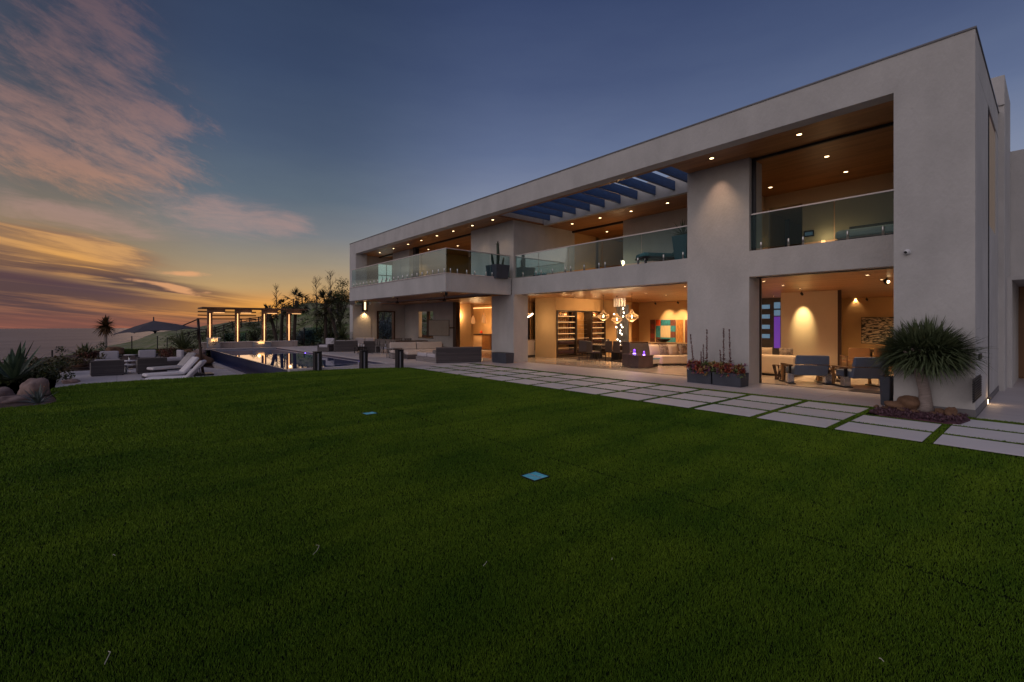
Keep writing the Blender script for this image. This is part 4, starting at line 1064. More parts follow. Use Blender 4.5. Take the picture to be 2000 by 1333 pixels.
# white dome camera on the corner pier
zc = hz(493, VF, uv_(1772, VF)); t = thing('security_camera', 'small white dome camera with a black lens on the corner pier', 'camera', (VF, uv_(1772, VF), zc))
m = MB(); m.smooth = True; m.tube([(0, 0, .0), (-.03, 0, 0)], .06, 14); m.obj('mount', mat('white_plastic', (.6, .6, .62), .4), t)
m = MB(); m.ball((-.055, 0, 0), .05, 12); m.obj('housing', MATS['white_plastic'], t)
m = MB(); m.ball((-.09, .012, -.012), .028, 10); m.obj('lens', mat('black_gloss', (.01, .01, .012), .1), t)
# sconce on the far end wall
vs, us_ = vu_(711, UL - .5), UL - .5
t = thing('wall_sconce', 'tall black open sconce glowing on the far end wall', 'lamp', (vs, us_ - .02, 0))
z0, z1 = hz(609, vs, us_), hz(588, vs, us_)
m = MB()
for sx in (-1, 1): m.box(sx * .13 - .035, sx * .13 + .035, -.24, 0, z0, z1)
m.box(-.165, .165, -.25, 0, z1 - .05, z1); m.box(-.165, .165, -.05, 0, z0 + .03, z1); m.obj('frame', METAL_D, t)
m = MB(); m.lathe([(.055, z0 + .12), (.055, z1 - .1)], (0, -.15, 0), 12); m.obj('glass_tube', mat('sconce_tube', (.9, .7, .4), .4, emit=(1, .66, .34), es=3), t)
spot((vs, us_ - .2, z0 - .01), 60, 120, .9, (1, .6, .25)); spot((vs, us_ - .2, z1 + .02), 30, 120, .9, (1, .6, .25), tgt=(vs, us_ - .2, 9))
# television on a swing arm
tv = thing('television', 'flat dark television swung out from the terrace wall', 'television', (*dp(857, 28.2).xy, 0), R(-62))
zt0, zt1 = CH + (HY - 657) * 28 / FOC, CH + (HY - 625) * 28 / FOC
m = MB(); m.box(-.72, .72, 0, .05, zt0, zt1); m.obj('bezel', METAL_D, tv, bevel=.01)
m = MB(); m.box(-.69, .69, -.006, 0, zt0 + .03, zt1 - .03); m.obj('screen', mat('grey_screen', (.22, .18, .14), .25, var=.08), tv)
m = MB(); m.tube([(0, .05, (zt0 + zt1) / 2), (.15, .5, (zt0 + zt1) / 2), (.6, 1.0, (zt0 + zt1) / 2)], .035, 8); m.obj('arm', METAL_D, tv)
# ceiling fans under the balcony
for k, (x, z) in enumerate(((776, 28.0), (868, 25.5))):
    p = dp(x, z); t = thing('ceiling_fan', ['dark ceiling fan near the far end wall under the balcony', 'dark ceiling fan above the outdoor sofas under the balcony'][k], 'fan', (p.x, p.y, ZC + .17), .3 + k, 'ceiling fans under the balcony')
    m = MB(); m.lathe([(.05, 0), (.05, -.04), (.015, -.05), (.015, -.2), (.10, -.22), (.12, -.27), (.09, -.32), (.02, -.33)], (0, 0, 0), 14); m.obj('motor', METAL_D, t)
    for j in range(4):
        a = j * PI / 2; m = MB(); c, s = math.cos(a), math.sin(a)
        m.hull([(c * r - s * w, s * r + c * w, -.27 + (.0 if w < 0 else .02)) for r, w in ((.1, -.05), (.85, -.075), (.85, .075), (.1, .05))],
               [(c * r - s * w, s * r + c * w, -.262 + (.0 if w < 0 else .02)) for r, w in ((.1, -.05), (.85, -.075), (.85, .075), (.1, .05))]); m.obj('blade', METAL_D, t)

# ------------------------------------------------------------------ pergola, low wall, fire bowls
U_P = 41.6
xs = (409.5, 463.5, 515.5, 563.6)
pe = thing('pergola', 'dark wooden pergola with four posts lit by upright light strips', 'pergola', (vu_(480, U_P), U_P, 0))
PW = planks('pergola_wood', (.10, .045, .022), (.17, .08, .04), .1, 'H', .5)
zp = 3.08
for k, x in enumerate(xs):
    v = vu_(x, U_P)
    m = MB(); m.box(v - .16, v + .16, U_P - .12, U_P + .12, -.6, zp - .38); po = m.obj('post', PW, pe, True, bevel=.01)
    m = MB(); m.box(v - .028, v + .028, U_P - .145, U_P - .122, .30 if k < 3 else .3, zp - .45); m.obj('light_strip', LEDW, po, True)
    m = MB(); m.box(v - .16, v + 1.0 if k < 4 else v, U_P - .14, U_P + .14, zp - .38, zp - .10); m.obj('bracket', planks('bracket_wood', (.2, .13, .09), (.3, .2, .15), .1, 'H', .5), pe, True, bevel=.01)
    m = MB(); m.box(v + .25, v + .95, U_P - .10, U_P - .02, zp - .41, zp - .382); m.obj('light_strip', LEDW, pe, True)
    point((v, U_P - .5, 1.6), 3, (1, .55, .25), .1); point((v + .6, U_P - .3, zp - .55), 1.5, (1, .55, .25), .1)
v0, v1 = vu_(392, U_P + .6) - .1, vu_(590, U_P) + .1
m = MB(); m.box(v0, v1, U_P - 1.0, U_P + 1.5, zp - .10, zp); m.obj('roof_deck', PW, pe, True, bevel=.01)
for j in range(3):
    z = zp - .34 - .28 * j; m = MB(); m.box(v0, vu_(500, U_P + 1.4), U_P + 1.35, U_P + 1.45, z, z + .09); m.obj('side_slat', PW, pe, True)
for k in range(4):
    v = vu_(xs[k], U_P) + .3; m = MB(); m.box(v - .06, v + .06, U_P + 1.33, U_P + 1.47, -.5, zp - .1); m.obj('rear_post', PW, pe, True)
lw = thing('low_wall', 'long low pale stone bench wall behind the pool', 'wall', (vu_(480, 40.6), 40.6, 0))
m = MB(); m.box(vu_(394, 40.4), vu_(580, 40.4), 40.25, 40.75, -.6, .42); m.obj('wall_body', tiles('wall_stone', (.34, .26, .23), (.44, .35, .31), 1.1, 3, (.2, .15, .13), .01, .7, .2), lw, True)
m = MB(); m.box(vu_(394, 40.4) - .04, vu_(580, 40.4) + .04, 40.2, 40.8, .42, .47); m.obj('coping', COPE, lw, True, bevel=.008)
for k, (x0, x1, y0) in enumerate(((405, 429, 660), (495, 528, 668))):
    a, b = vu_(x0, 39.6), vu_(x1, 39.6); zt = hz(y0, a, 39.6)
    t = thing('fire_pedestal', ['stepped steel fire feature with a glow at the left end of the pool', 'square grey fire feature in the middle of the far pool rim'][k], 'fire feature', ((a + b) / 2, 39.6, 0), 0, 'fire features at the far pool rim')
    w = (b - a) / 2
    m = MB(); m.box(-w, w, -.3, .3, .05, zt - .08); m.obj('pedestal', mat('blue_grey_stone', (.16, .18, .23), .5, var=.15, bump=.2), t, bevel=.01)
    m = MB(); m.box(-w - .03, w + .03, -.34, .34, zt - .08, zt); m.obj('top', STEEL, t, bevel=.01)
    m = MB()
    for j in range(6): m.blade((-w * .5 + .07 * j, -.36, .3 if k else .55), (-w * .5 + .07 * j + .02, -.37, .55 + .05 * (j % 3) + (0 if k else .2)), .08, (0, 0, 0), 2)
    m.obj('flame', mat('flame', (1, .5, .2), .5, emit=(1, .55, .2), es=4), t)
    point(((a + b) / 2 - w * .5, 39.1, .5), 2.5, (1, .5, .2), .1)

# ------------------------------------------------------------------ patio: umbrella, loungers, armchairs
mp = gp(392, 733, -.5)
um = thing('cantilever_umbrella', 'large grey cantilever umbrella over the lower patio', 'umbrella', (mp.x, mp.y, -.5))
z = dep(mp.x, mp.y)
def up_(x, y, dz=0): return dp(x, z + dz, CH + (HY - y) * (z + dz) / FOC) - Vector((mp.x, mp.y, -.5))
m = MB(); m.tube([up_(396.5, 733), up_(392, 690), up_(386.5, 622)], .055, 8); m.obj('mast', BRONZE, um)
m = MB(); m.tube([up_(386.5, 624), up_(348, 640), up_(303, 640, .2)], .028, 7); m.obj('arm', BRONZE, um)
m = MB(); m.box(-.45, .45, -.45, .45, 0, .07); m.obj('base', METAL_D, um, bevel=.01)
ap = up_(300, 627, .3)
corn = [(222, 653, -.6), (262, 650, -2.2), (345, 645.5, -2.1), (389, 642, -.3), (350, 642, 2.0), (262, 643, 1.9)]
cs = [up_(*q) for q in corn]
m = MB(); vsn = [ap]
NB = 4
ring = []
for i in range(6):
    a, b = cs[i], cs[(i + 1) % 6]
    for k in range(NB):
        t_ = k / NB; p = a.lerp(b, t_); p = p + (ap - p) * (.10 * math.sin(PI * t_)); ring.append(p)
n = len(ring); mid1 = [ap.lerp(p, .5) + Vector((0, 0, .03)) for p in ring]
top = [ap] + mid1 + ring; bot = [p - Vector((0, 0, .02)) for p in top]
fs = []
for i in range(n):
    j = (i + 1) % n
    fs += [(0, 1 + i, 1 + j), (1 + i, 1 + n + i, 1 + n + j, 1 + j)]
o_ = len(top)
m.add(top + bot, fs + [tuple(o_ + q for q in reversed(f)) for f in fs] + [(1 + n + i, o_ + 1 + n + i, o_ + 1 + n + (i + 1) % n, 1 + n + (i + 1) % n) for i in range(n)])
m.obj('canopy', mat('umbrella_cloth', (.045, .04, .06), .85, var=.1, vscale=3, bump=.2, bscale=90), um)
hub = up_(303, 648, .3)
for q in cs:
    m = MB(); m.tube([hub, ap.lerp(q, .55) - Vector((0, 0, .05)), q - Vector((0, 0, .03))], .014, 5); m.obj('rib', METAL_D, um)
m = MB(); m.tube([ap + Vector((0, 0, .18)), ap, hub, hub - Vector((0, 0, .1))], [.02, .03, .06, .03], 8); m.obj('hub', METAL_D, um)
def lounger(label, foot, headp, Z=-.5):
    a, b = gp(*foot, Z + .28), gp(*headp, Z + .28)
    d = b - a; rot = math.atan2(d.y, d.x); L = 1.95
    t = thing('sun_lounger', label, 'sun lounger', (a.x, a.y, Z), rot, 'white sun loungers on the lower patio')
    m = MB(); m.box(0, L, -.32, -.28, .20, .25); m.box(0, L, .28, .32, .20, .25); m.box(0, .04, -.28, .28, .20, .25); m.box(L - .04, L, -.28, .28, .20, .25); m.obj('frame', METAL_D, t)
    for x in (.12, L - .35):
        for y in (-.3, .3): m = MB(); m.box(x - .02, x + .02, y - .02, y + .02, 0, .2); m.obj('leg', METAL_D, t)
    m = MB(); m.rbox(0, 1.28, -.3, .3, .25, .37, .05); m.obj('seat_cushion', mat('white_cushion', (.74, .69, .72), .9, var=.04, bump=.2, bscale=120), t)
    m = MB(); c, s = math.cos(R(50)), math.sin(R(50))
    m.rbox(0, .80, -.3, .3, 0, .12, .05); m.v = [(1.27 + x * c - z * s, y, .27 + x * s + z * c) for x, y, z in m.v]; m.obj('backrest', MATS['white_cushion'], t)
    m = MB(); m.tube([(1.66, -.25, .66), (1.72, -.25, .2)], .015, 5); m.tube([(1.66, .25, .66), (1.72, .25, .2)], .015, 5); m.obj('strut', METAL_D, t)
    return t
lounger('white sun lounger nearest the lawn edge, its back raised highest', (288, 742), (377, 739))
lounger('white sun lounger second from the lawn, between two others', (281, 735), (368, 729))
lounger('white sun lounger third from the lawn, beside the dark armchair', (292, 722), (362, 717))
GA = 'wicker armchairs round the patio table'
q0 = gp(200, 735, -.5)
sofa('patio_armchair', 'dark wicker armchair with its back to the lawn, left one', 'armchair', (q0.x + .15, q0.y + .45, -.5), R(180 + 4), 1.12, .85, .66, 1, (1, 1), WICKER, CUSHG, group=GA, side=WICKERL, armh=.55, backcush=.28)
q0 = gp(292, 730, -.5)
sofa('patio_armchair', 'dark wicker armchair with its back to the lawn, behind the loungers', 'armchair', (q0.x + .1, q0.y + .5, -.5), R(180 + 2), 1.1, .85, .70, 1, (1, 1), WICKER, CUSHG, group=GA, side=WICKERL, armh=.58, backcush=.28)
q0 = gp(212, 722, -.5)
sofa('patio_armchair', 'pale cushioned armchair facing the lawn on the far side of the table, left', 'armchair', (q0.x, q0.y + 1.1, -.5), R(-5), 1.0, .85, .62, 1, (1, 1), WICKER, CUSHG, group=GA, armh=.52)
q0 = gp(291, 718, -.5)
sofa('patio_armchair', 'pale cushioned armchair facing the lawn on the far side of the table, right', 'armchair', (q0.x, q0.y + 1.2, -.5), R(5), 1.0, .85, .62, 1, (1, 1), WICKER, CUSHG, group=GA, armh=.52)
q0 = gp(335, 716, -.5)
sofa('patio_chaise', 'white cushioned deep chair beside the umbrella mast', 'armchair', (q0.x, q0.y + .5, -.5), R(-80), .9, 1.25, .72, 1, (0, 0), WICKER, CUSHG, backcush=.4)
def ttable(label, x, y, r=.32, h=.45, two=False):
    p = gp(x, y, -.5); t = thing('patio_table', label, 'table', (p.x, p.y, -.5), 0, 'small pale patio tables')
    m = MB(); m.lathe([(r, h), (r, h + .035)], (0, 0, 0), 20); m.obj('table_top', MATS['white_cushion'], t)
    m = MB(); m.lathe([(.05, 0), (.05, h)], (0, 0, 0), 10); m.obj('stem', STEEL, t)
    m = MB(); m.lathe([(r * .6, 0), (r * .6, .03)], (0, 0, 0), 16); m.obj('foot', STEEL, t)
ttable('round pale table between the patio armchairs, front one', 246, 729, .42, .36)
ttable('round pale table between the patio armchairs, behind the front one', 248, 722, .40, .42)
ttable('small high round table beyond the patio armchairs', 253, 716, .25, .6)

# ------------------------------------------------------------------ vegetation on the left
def aloe(label, c, L, n, w, seed, mt=AGA, el=(5, 80), droop=.1, group=None, name='agave', cat='agave'):
    return yucca(name, label, c, 0, L, n, w, el, mt, droop, seed=seed, cat=cat, group=group)
GL = 'rocks at the left lawn edge'
p = dp(28, 14.6, .10); aloe('big green agave with broad arching leaves at the left lawn edge', (p.x, p.y, .0), 1.15, 26, .17, 3, el=(8, 78), droop=-.12)
p = dp(0, 15.0, .0); aloe('green agave cut by the left picture edge', (p.x, p.y, -.05), .9, 20, .14, 4, droop=.0)
p = dp(74, 10.25, -.1); aloe('small grey agave in front of the round pink rock', (p.x, p.y, .0), .42, 34, .055, 9, leafmat('grey_agave', (.07, .09, .085), (.15, .17, .17)), el=(5, 85))
p = dp(66, 11.6, .10); rock('round pink boulder behind the small grey agave', p, .31, 21, group=GL, sq=(1, .9, .95))
p = dp(22, 10.75, -.02); rock('long flat pink boulder along the left lawn edge', p, .30, 22, group=GL, sq=(1.5, .7, .5))
p = dp(-8, 11.5, -.02); rock('low pink boulder under the big agave leaves', p, .32, 23, group=GL)
p = dp(140, 14.6, -.03); rock('small flat purple rock at the lawn corner by the patio', p, .17, 24, group=GL, sq=(1.3, .8, .5))
def bush(label, c, r, n, mt, seed, name='shrub', sq=(1, 1, .7), leaf=.07, group=None, ll=.10):
    t = thing(name, label, 'shrub', c, 0, group); rd = random.Random(seed); mb = MB()
    cl = [(rd.gauss(0, .45), rd.gauss(0, .45), abs(rd.gauss(.3, .4))) for _ in range(9)]
    for k in range(n):
        cx, cy, cz = rd.choice(cl); d = Vector((rd.gauss(0, 1), rd.gauss(0, 1), rd.gauss(.2, 1))).normalized() * rd.uniform(.12, .42)
        q = Vector(((cx + d.x) * sq[0], (cy + d.y) * sq[1], (cz + d.z) * sq[2])) * r
        if q.z < 0: q.z = abs(q.z) * .3
        e = Vector((rd.gauss(0, 1), rd.gauss(0, 1), rd.gauss(.4, .8))).normalized() * ll * rd.uniform(.6, 1.3)
        mb.blade(q, q + e, leaf * rd.uniform(.6, 1.2), (0, 0, -.02), 2)
    mb.obj('foliage', mt, t)
    mb = MB()
    for k in range(5):
        a = k * 1.26; mb.tube([(0, 0, -.1), (math.cos(a) * r * .2, math.sin(a) * r * .2, r * .3), (math.cos(a) * r * .4, math.sin(a) * r * .4, r * .55)], [.02, .014, .006], 5)
    mb.obj('stems', BARK, t)
GRN = leafmat('shrub_green', (.03, .045, .015), (.09, .10, .03)); OLV = leafmat('shrub_olive', (.06, .055, .018), (.15, .11, .04)); RED = leafmat('shrub_red', (.09, .03, .02), (.20, .07, .04)); BLG = leafmat('shrub_blue', (.04, .06, .07), (.10, .13, .16))
GB = 'low shrubs round the patio'
spec_ = [(58, 705, 17, .75, 900, GRN, 'dark green shrub behind the big agave'), (90, 700, 18.5, .7, 800, OLV, 'olive shrub under the left fence post'), (20, 715, 17, .8, 700, GRN, 'dark shrub at the left picture edge behind the agave'),
         (120, 703, 21, .7, 800, GRN, 'green shrub at the left corner of the patio'), (148, 698, 23, .7, 800, OLV, 'olive shrub left of the spiky plant'), (42, 722, 15.5, .6, 700, GRN, 'low dark shrub beside the pink boulder'),
         (86, 722, 16, .6, 700, GRN, 'dark green shrub at the near patio corner'), (108, 712, 18, .55, 600, OLV, 'low olive shrub edging the patio'), (205, 678, 31, .8, 500, GRN, 'dark shrub at the foot of the small palm'), (335, 682, 31, .9, 700, RED, 'reddish shrub left of the big spiky yucca'),
         (352, 690, 30, .8, 700, OLV, 'olive shrub in front of the big spiky yucca'), (378, 682, 31, .9, 700, GRN, 'green shrub between the yucca and the pool'), (322, 690, 29, .7, 600, RED, 'red flowering shrub behind the white patio chair'), (362, 700, 27, .6, 600, GRN, 'green shrub right behind the white patio chair'),
         (175, 683, 27, .7, 600, RED, 'reddish shrub beside the spiky plant')]
for k, (x, y, zd, r, n, mt, lab) in enumerate(spec_):
    p = dp(x, zd, CH + (HY - y) * zd / FOC); bush(lab, (p.x, p.y, min(p.z - r * .45, -.15)), r, n, mt, 50 + k, group=GB, leaf=.07, ll=.12)
GK = 'boulders round the patio'
for k, (x, y, zd, r, lab) in enumerate(((150, 706, 24, .45, 'dark red boulder left of the patio seats'), (170, 707, 25, .4, 'dark red boulder behind the left armchair'), (225, 682, 30, .5, 'pale flat boulder right of the small palm'), (378, 695, 28, .5, 'brown boulder beside the umbrella mast'),
        (392, 700, 26.5, .5, 'brown boulder between the mast and the pool wall'), (345, 700, 28.5, .4, 'small boulder behind the white patio chair'), (186, 692, 28, .4, 'reddish boulder under the spiky plant'), (388, 688, 30, .5, 'tan boulder left of the pool corner'), (366, 686, 30.5, .4, 'tan boulder under the big yucca'))):
    p = dp(x, zd, CH + (HY - y) * zd / FOC - r * .3); rock(lab, (p.x, p.y, max(p.z, -.75)), r, 60 + k, ROCKM if k % 2 else ROCKB, group=GK)
p = dp(165, 27, -.2); yucca('spiky_plant', 'spiky green yucca clump beside the sea, left of the small palm', (p.x, p.y, -.3), .0, 1.0, 80, .13, (-5, 85), YUC, .1, seed=3)
p = dp(357, 31, -.1); yucca('spiky_plant', 'large spiky yucca between the umbrella and the pool', (p.x, p.y, -.35), .35, 1.4, 95, .14, (-15, 88), leafmat('yucca_lit', (.05, .07, .03), (.13, .14, .07)), .1, seed=5)  # lighter copy of the yucca leaf colour, painted as if lit
p = dp(206, 34, 0); yucca('small_palm', 'small palm with a round tufted crown against the sea', (p.x, p.y, -.6), 1.95 + .3, .85, 190, .11, (-60, 88), leafmat('palm_brown', (.05, .04, .015), (.16, .07, .03)), .3, seed=6, tr=.1, cat='palm tree')
# clipped hedge
a = gp(232, 706, -.5); p0 = dp(228, 31.3); p1 = dp(318, 31.8)
t = thing('hedge', 'clipped green box hedge behind the patio seats', 'hedge', ((p0.x + p1.x) / 2, (p0.y + p1.y) / 2, -.6), math.atan2(p1.y - p0.y, p1.x - p0.x))
w = (p1 - p0).length / 2; mb = MB(); rd = random.Random(9)
mb.box(-w, w, -.42, .42, -.3, .66)
for k in range(9000):
    f = rd.random()
    if f < .45: q = Vector((rd.uniform(-w, w), rd.uniform(-.45, .45), .68))
    else: q = Vector((rd.uniform(-w, w), -.44, rd.uniform(-.2, .7)))
    e = Vector((rd.gauss(0, 1), rd.gauss(-.3, .6), rd.gauss(.5, .6))).normalized() * rd.uniform(.03, .07)
    mb.blade(q, q + e, .035, (0, 0, 0), 2)
mb.obj('foliage', leafmat('hedge_green', (.05, .09, .015), (.12, .17, .03)), t)
# low grassy strip beyond the hedge is part of the hill sheet; fence posts of the cable fence
def fpost(x, yt, yb, zd, lab):
    p = dp(x, zd); zt, zb = CH + (HY - yt) * zd / FOC, CH + (HY - yb) * zd / FOC
    t = thing('fence_post', lab, 'fence post', (p.x, p.y, zb - .4), 0, 'slim posts of the glass and cable fence')
    m = MB(); m.box(-.04, .04, -.04, .04, 0, zt - zb + .4); m.obj('post', METAL_D, t)
    m = MB(); m.box(-.05, .05, -.05, .05, zt - zb + .4, zt - zb + .42); m.obj('cap', STEEL, t)
    return Vector((p.x, p.y, zt)), Vector((p.x, p.y, zb))
fp = [fpost(102, 684, 706, 30, 'slim fence post alone above the left shrubs'), fpost(45, 689, 712, 27, 'slim fence post behind the big agave'),
      fpost(257.5, 657, 682, 42, 'slim fence post under the left half of the umbrella'), fpost(307.5, 656, 682, 44, 'slim fence post under the middle of the umbrella'), fpost(326.5, 659, 682, 47, 'slim fence post under the right half of the umbrella'),
      fpost(594, 640, 671, 47, 'pale fence post right of the pergola'), fpost(627, 640, 668, 49, 'pale fence post left of the tall palm trunk'), fpost(480, 650, 671, 48, 'fence post between the second and third pergola posts'), fpost(438, 652, 671, 47.5, 'fence post between the first and second pergola posts')]
def cable(i, j, lab):
    (t1, b1), (t2, b2) = fp[i], fp[j]
    m = MB()
    for f in (.05, .3, .55, .8): m.tube([t1.lerp(b1, f), t2.lerp(b2, f)], .006, 4)
    o = m.obj('fence_cables', STEEL); o['label'] = lab; o['category'] = 'fence'
cable(1, 0, 'thin cables between the two left fence posts'); cable(2, 3, 'thin cables between the posts under the umbrella'); cable(0, 2, 'thin cables from the left fence post to the umbrella'); cable(3, 4, 'short cables under the right half of the umbrella')
for (i, j, lab) in ((5, 6, 'glass fence panel right of the pergola'), (7, 8, 'glass fence panel behind the left pergola posts')):
    (t1, b1), (t2, b2) = fp[i], fp[j]; d = (t2 - t1); n = Vector((-d.y, d.x, 0)).normalized() * .008
    m = MB(); m.hull([b1 + n, b2 + n, b2 - n, b1 - n], [t1 + n, t2 + n, t2 - n, t1 - n]); o = m.obj('glass_fence_panel', GLASSG); o['label'] = lab; o['category'] = 'fence'; o['group'] = 'panels of the glass fence'
# rail fence climbing the hill
def hillpt(x, zd):
    v, u = ray(x, zd); return Vector((v, u, land_h(v, u)))
rf = thing('rail_fence', 'dark three rail fence climbing the hill behind the pergola', 'fence', hillpt(440, 66))
prev = None
for k in range(15):
    p = hillpt(352 + k * 17, 60 + k * 1.6) - rf.location
    m = MB(); m.box(p.x - .08, p.x + .08, p.y - .08, p.y + .08, p.z - .3, p.z + 1.35); m.obj('fence_rail_post', BARK, rf)
    if prev is not None:
        m = MB()
        for hh in (.5, .9, 1.25): m.tube([prev + Vector((0, 0, hh)), p + Vector((0, 0, hh))], .06, 5)
        m.obj('fence_rail', BARK, rf)
    prev = p
# trees on the hill
def palm(label, x, yb, yt, zd, r, seed, lean=0, n=26, mt=None):
    p = dp(x, zd); zb = min(CH + (HY - yb) * zd / FOC, land_h(p.x, p.y) + .3); zt = CH + (HY - yt) * zd / FOC; rd = random.Random(seed)
    t = thing('fan_palm', label, 'palm tree', (p.x, p.y, zb - .3), 0, 'palms behind the terrace'); H_ = zt - zb + .3
    lx, ly = CS * lean, -SN * lean
    mb = MB(); pts = [(lx * s * s, ly * s * s, H_ * s) for s in (0, .35, .7, 1)]; mb.tube(pts, [.21, .16, .15, .19], 9); mb.obj('trunk', BARK, t)
    mb = MB(); c = Vector((lx, ly, H_))
    for k in range(n):
        a = 2 * PI * k * .381966; e = R(rd.uniform(-55, 75)); d = Vector((math.cos(a) * math.cos(e), math.sin(a) * math.cos(e), math.sin(e)))
        hubp = c + d * r * .55 + Vector((0, 0, -.08 * r)); mb.blade(c, hubp, .07, (0, 0, 0), 2)
        s1 = d.cross(Vector((0, 0, 1)))
        if s1.length < .1: s1 = Vector((1, 0, 0))
        s1.normalize(); s2 = s1.cross(d)
        for j in range(15):
            b = R(-100 + 200 * j / 14); dd = (d * math.cos(b) + s1 * math.sin(b) + s2 * rd.uniform(-.12, .12)).normalized()
            mb.blade(hubp, hubp + dd * r * rd.uniform(.42, .55), r * .075, (0, 0, -r * .12), 2)
    mb.obj('crown', mt or leafmat('fan_leaf', (.03, .032, .014), (.08, .07, .03)), t)
palm('fan palm rising just above the pergola roof', 574, 668, 588, 46, 1.7, 1, .3)
palm('tall fan palm with a thick dark trunk beside the house', 636, 664, 592, 45, 1.75, 2, 0)
palm('leaning fan palm between the thick trunk and the house', 660, 662, 602, 44, 1.3, 3, -.9, n=20)
palm('leaning palm behind the right pergola posts', 541, 668, 612, 45, 1.2, 4, -.8, n=20)
palm('slim palm behind the third pergola post', 549, 668, 600, 47, 1.1, 5, .2, n=20)
p = dp(669, 31.3, 0); t = yucca('potted_yucca', 'big dark yucca beside the house corner behind the loveseats', (p.x, p.y, 0), .85, 1.0, 170, .10, (-60, 85), YUC, .4, seed=12, tr=.16, cat='yucca')
def bare(label, x, yb, yt, zd, seed, sp=.35):
    p = dp(x, zd); zb = land_h(p.x, p.y); zt = CH + (HY - yt) * zd / FOC; Ht = zt - zb; rd = random.Random(seed)
    t = thing('bare_tree', label, 'tree', (p.x, p.y, zb - .1), 0, 'thin leafless trees on the hill')
    mb = MB(); mb.tube([(0, 0, 0), (.1, .05, Ht * .5), (-.1, .1, Ht + .1)], [.09, .06, .018], 6); mb.obj('trunk', BARK, t)
    mb = MB()
    for k in range(34):
        s = rd.uniform(.35, .95); b = Vector((0, .07, Ht * s)); a = rd.uniform(0, 6.28); l = Ht * sp * (1.15 - s) * rd.uniform(.5, 1.1) + .3
        e = b + Vector((math.cos(a) * l * .6, math.sin(a) * l * .6, l * .8)); mb.tube([b, b.lerp(e, .5) + Vector((0, 0, .05)), e], [.024, .015, .006], 4)
        for j in range(3):
            c = b.lerp(e, rd.uniform(.4, .9)); a2 = rd.uniform(0, 6.28); mb.tube([c, c + Vector((math.cos(a2) * .35, math.sin(a2) * .35, .4)) * rd.uniform(.5, 1.2)], [.014, .006], 4)
    mb.obj('branches', BARK, t)
bare('thin leafless tree between the palms and the fan palm crown', 618, 660, 541, 60, 1)
bare('thin leafless tree nearest the house', 646, 660, 530, 58, 2)
bare('thin leafless mast like tree right of the pergola roof', 540, 660, 553, 66, 3, .15)
def tree(label, x, yb, yc, zd, r, seed, n=2600, mt=GRN, sq=(1, 1, 1), leaf=.16):
    p = dp(x, zd); zb = land_h(p.x, p.y) - .2; zc_ = CH + (HY - yc) * zd / FOC; rd = random.Random(seed)
    t = thing('leafy_tree', label, 'tree', (p.x, p.y, zb), 0, 'dark trees and bushes on the hill'); Hc = zc_ - zb
    mb = MB(); mb.tube([(0, 0, 0), (.1, 0, Hc * .5), (0, .1, Hc)], [.2, .13, .05], 7)
    cl = [Vector((rd.gauss(0, .5) * r * sq[0], rd.gauss(0, .5) * r * sq[1], rd.gauss(0, .42) * r * sq[2])) for _ in range(14)]
    for c in cl: mb.tube([(0, 0, Hc * .45), (c.x * .5, c.y * .5, Hc * .75 + c.z * .4), (c.x, c.y, Hc + c.z)], [.07, .05, .02], 5)
    mb.obj('trunk', BARK, t)
    mb = MB()
    for k in range(n):
        c = rd.choice(cl); q = c + Vector((0, 0, Hc)) + Vector((rd.gauss(0, .2), rd.gauss(0, .2), rd.gauss(0, .16))) * r
        if q.z < .05: q.z = .05 + rd.random() * .2
        e = Vector((rd.gauss(0, 1), rd.gauss(0, 1), rd.gauss(0, 1))).normalized() * leaf * rd.uniform(.6, 1.3); mb.blade(q, q + e, leaf * .6, (0, 0, 0), 2)
    mb.obj('crown', mt, t)
tree('dark evergreen touching the left edge of the house', 663, 660, 585, 52, 1.9, 1, 4200)
tree('dark bush low behind the tall palm trunk', 610, 668, 652, 50, 1.1, 2, 2000, BLG, (1.4, 1.4, .8))
tree('grey blue bush left of the tall palm trunk', 590, 668, 655, 51, .9, 3, 1500, BLG)
tree('dark round bush behind the second pergola post', 448, 668, 660, 50, .9, 4, 1500)
tree('dark bush behind the third pergola post', 500, 668, 656, 52, 1.1, 5, 1800)
tree('dark green bushes between the palms', 648, 668, 640, 49, 1.5, 6, 3000)
tree('bush seen through the open end wall doorway', 756, 660, 640, 52, 2.6, 7, 4200, BLG)
tree('tall dark shrub seen through the end wall doorway', 748, 660, 612, 58, 3.0, 8, 4200)

# ------------------------------------------------------------------ middle room
# wine cabinet on the wine wall
wc = thing('wine_cabinet', 'tall lit wine cabinet full of bottles in the middle room', 'wine cabinet', (19.7, 17.0, 0))
c0, c1 = vu_(1088, 16.95), vu_(1183, 16.95); zt = 2.52
U0 = 16.94
m = MB()
m.box(c0, c1, 17.5, 17.545, 0, zt); m.box(c0, c0 + .06, U0, 17.5, 0, zt); m.box(c1 - .06, c1, U0, 17.5, 0, zt); m.box(c0 + .06, c1 - .06, U0, 17.5, zt - .06, zt); m.box(c0 + .06, c1 - .06, U0, 17.5, 0, .12)
m.obj('cabinet_frame', mat('cabinet_dark', (.03, .018, .012), .4), wc, True)
fr = [c0 + (c1 - c0) * f for f in (.0, .375, .69, 1.0)]
for f in fr[1:3]:
    m = MB(); m.box(f - .05, f + .05, U0 - .01, 17.5, .12, zt - .06); m.obj('divider', MATS['cabinet_dark'], wc, True)
m = MB(); m.box(c0 + .06, c1 - .06, 17.47, 17.49, .12, zt - .06); m.obj('back_panel', mat('amber_back', (.42, .22, .07), .5, var=.2, vscale=6), wc, True)
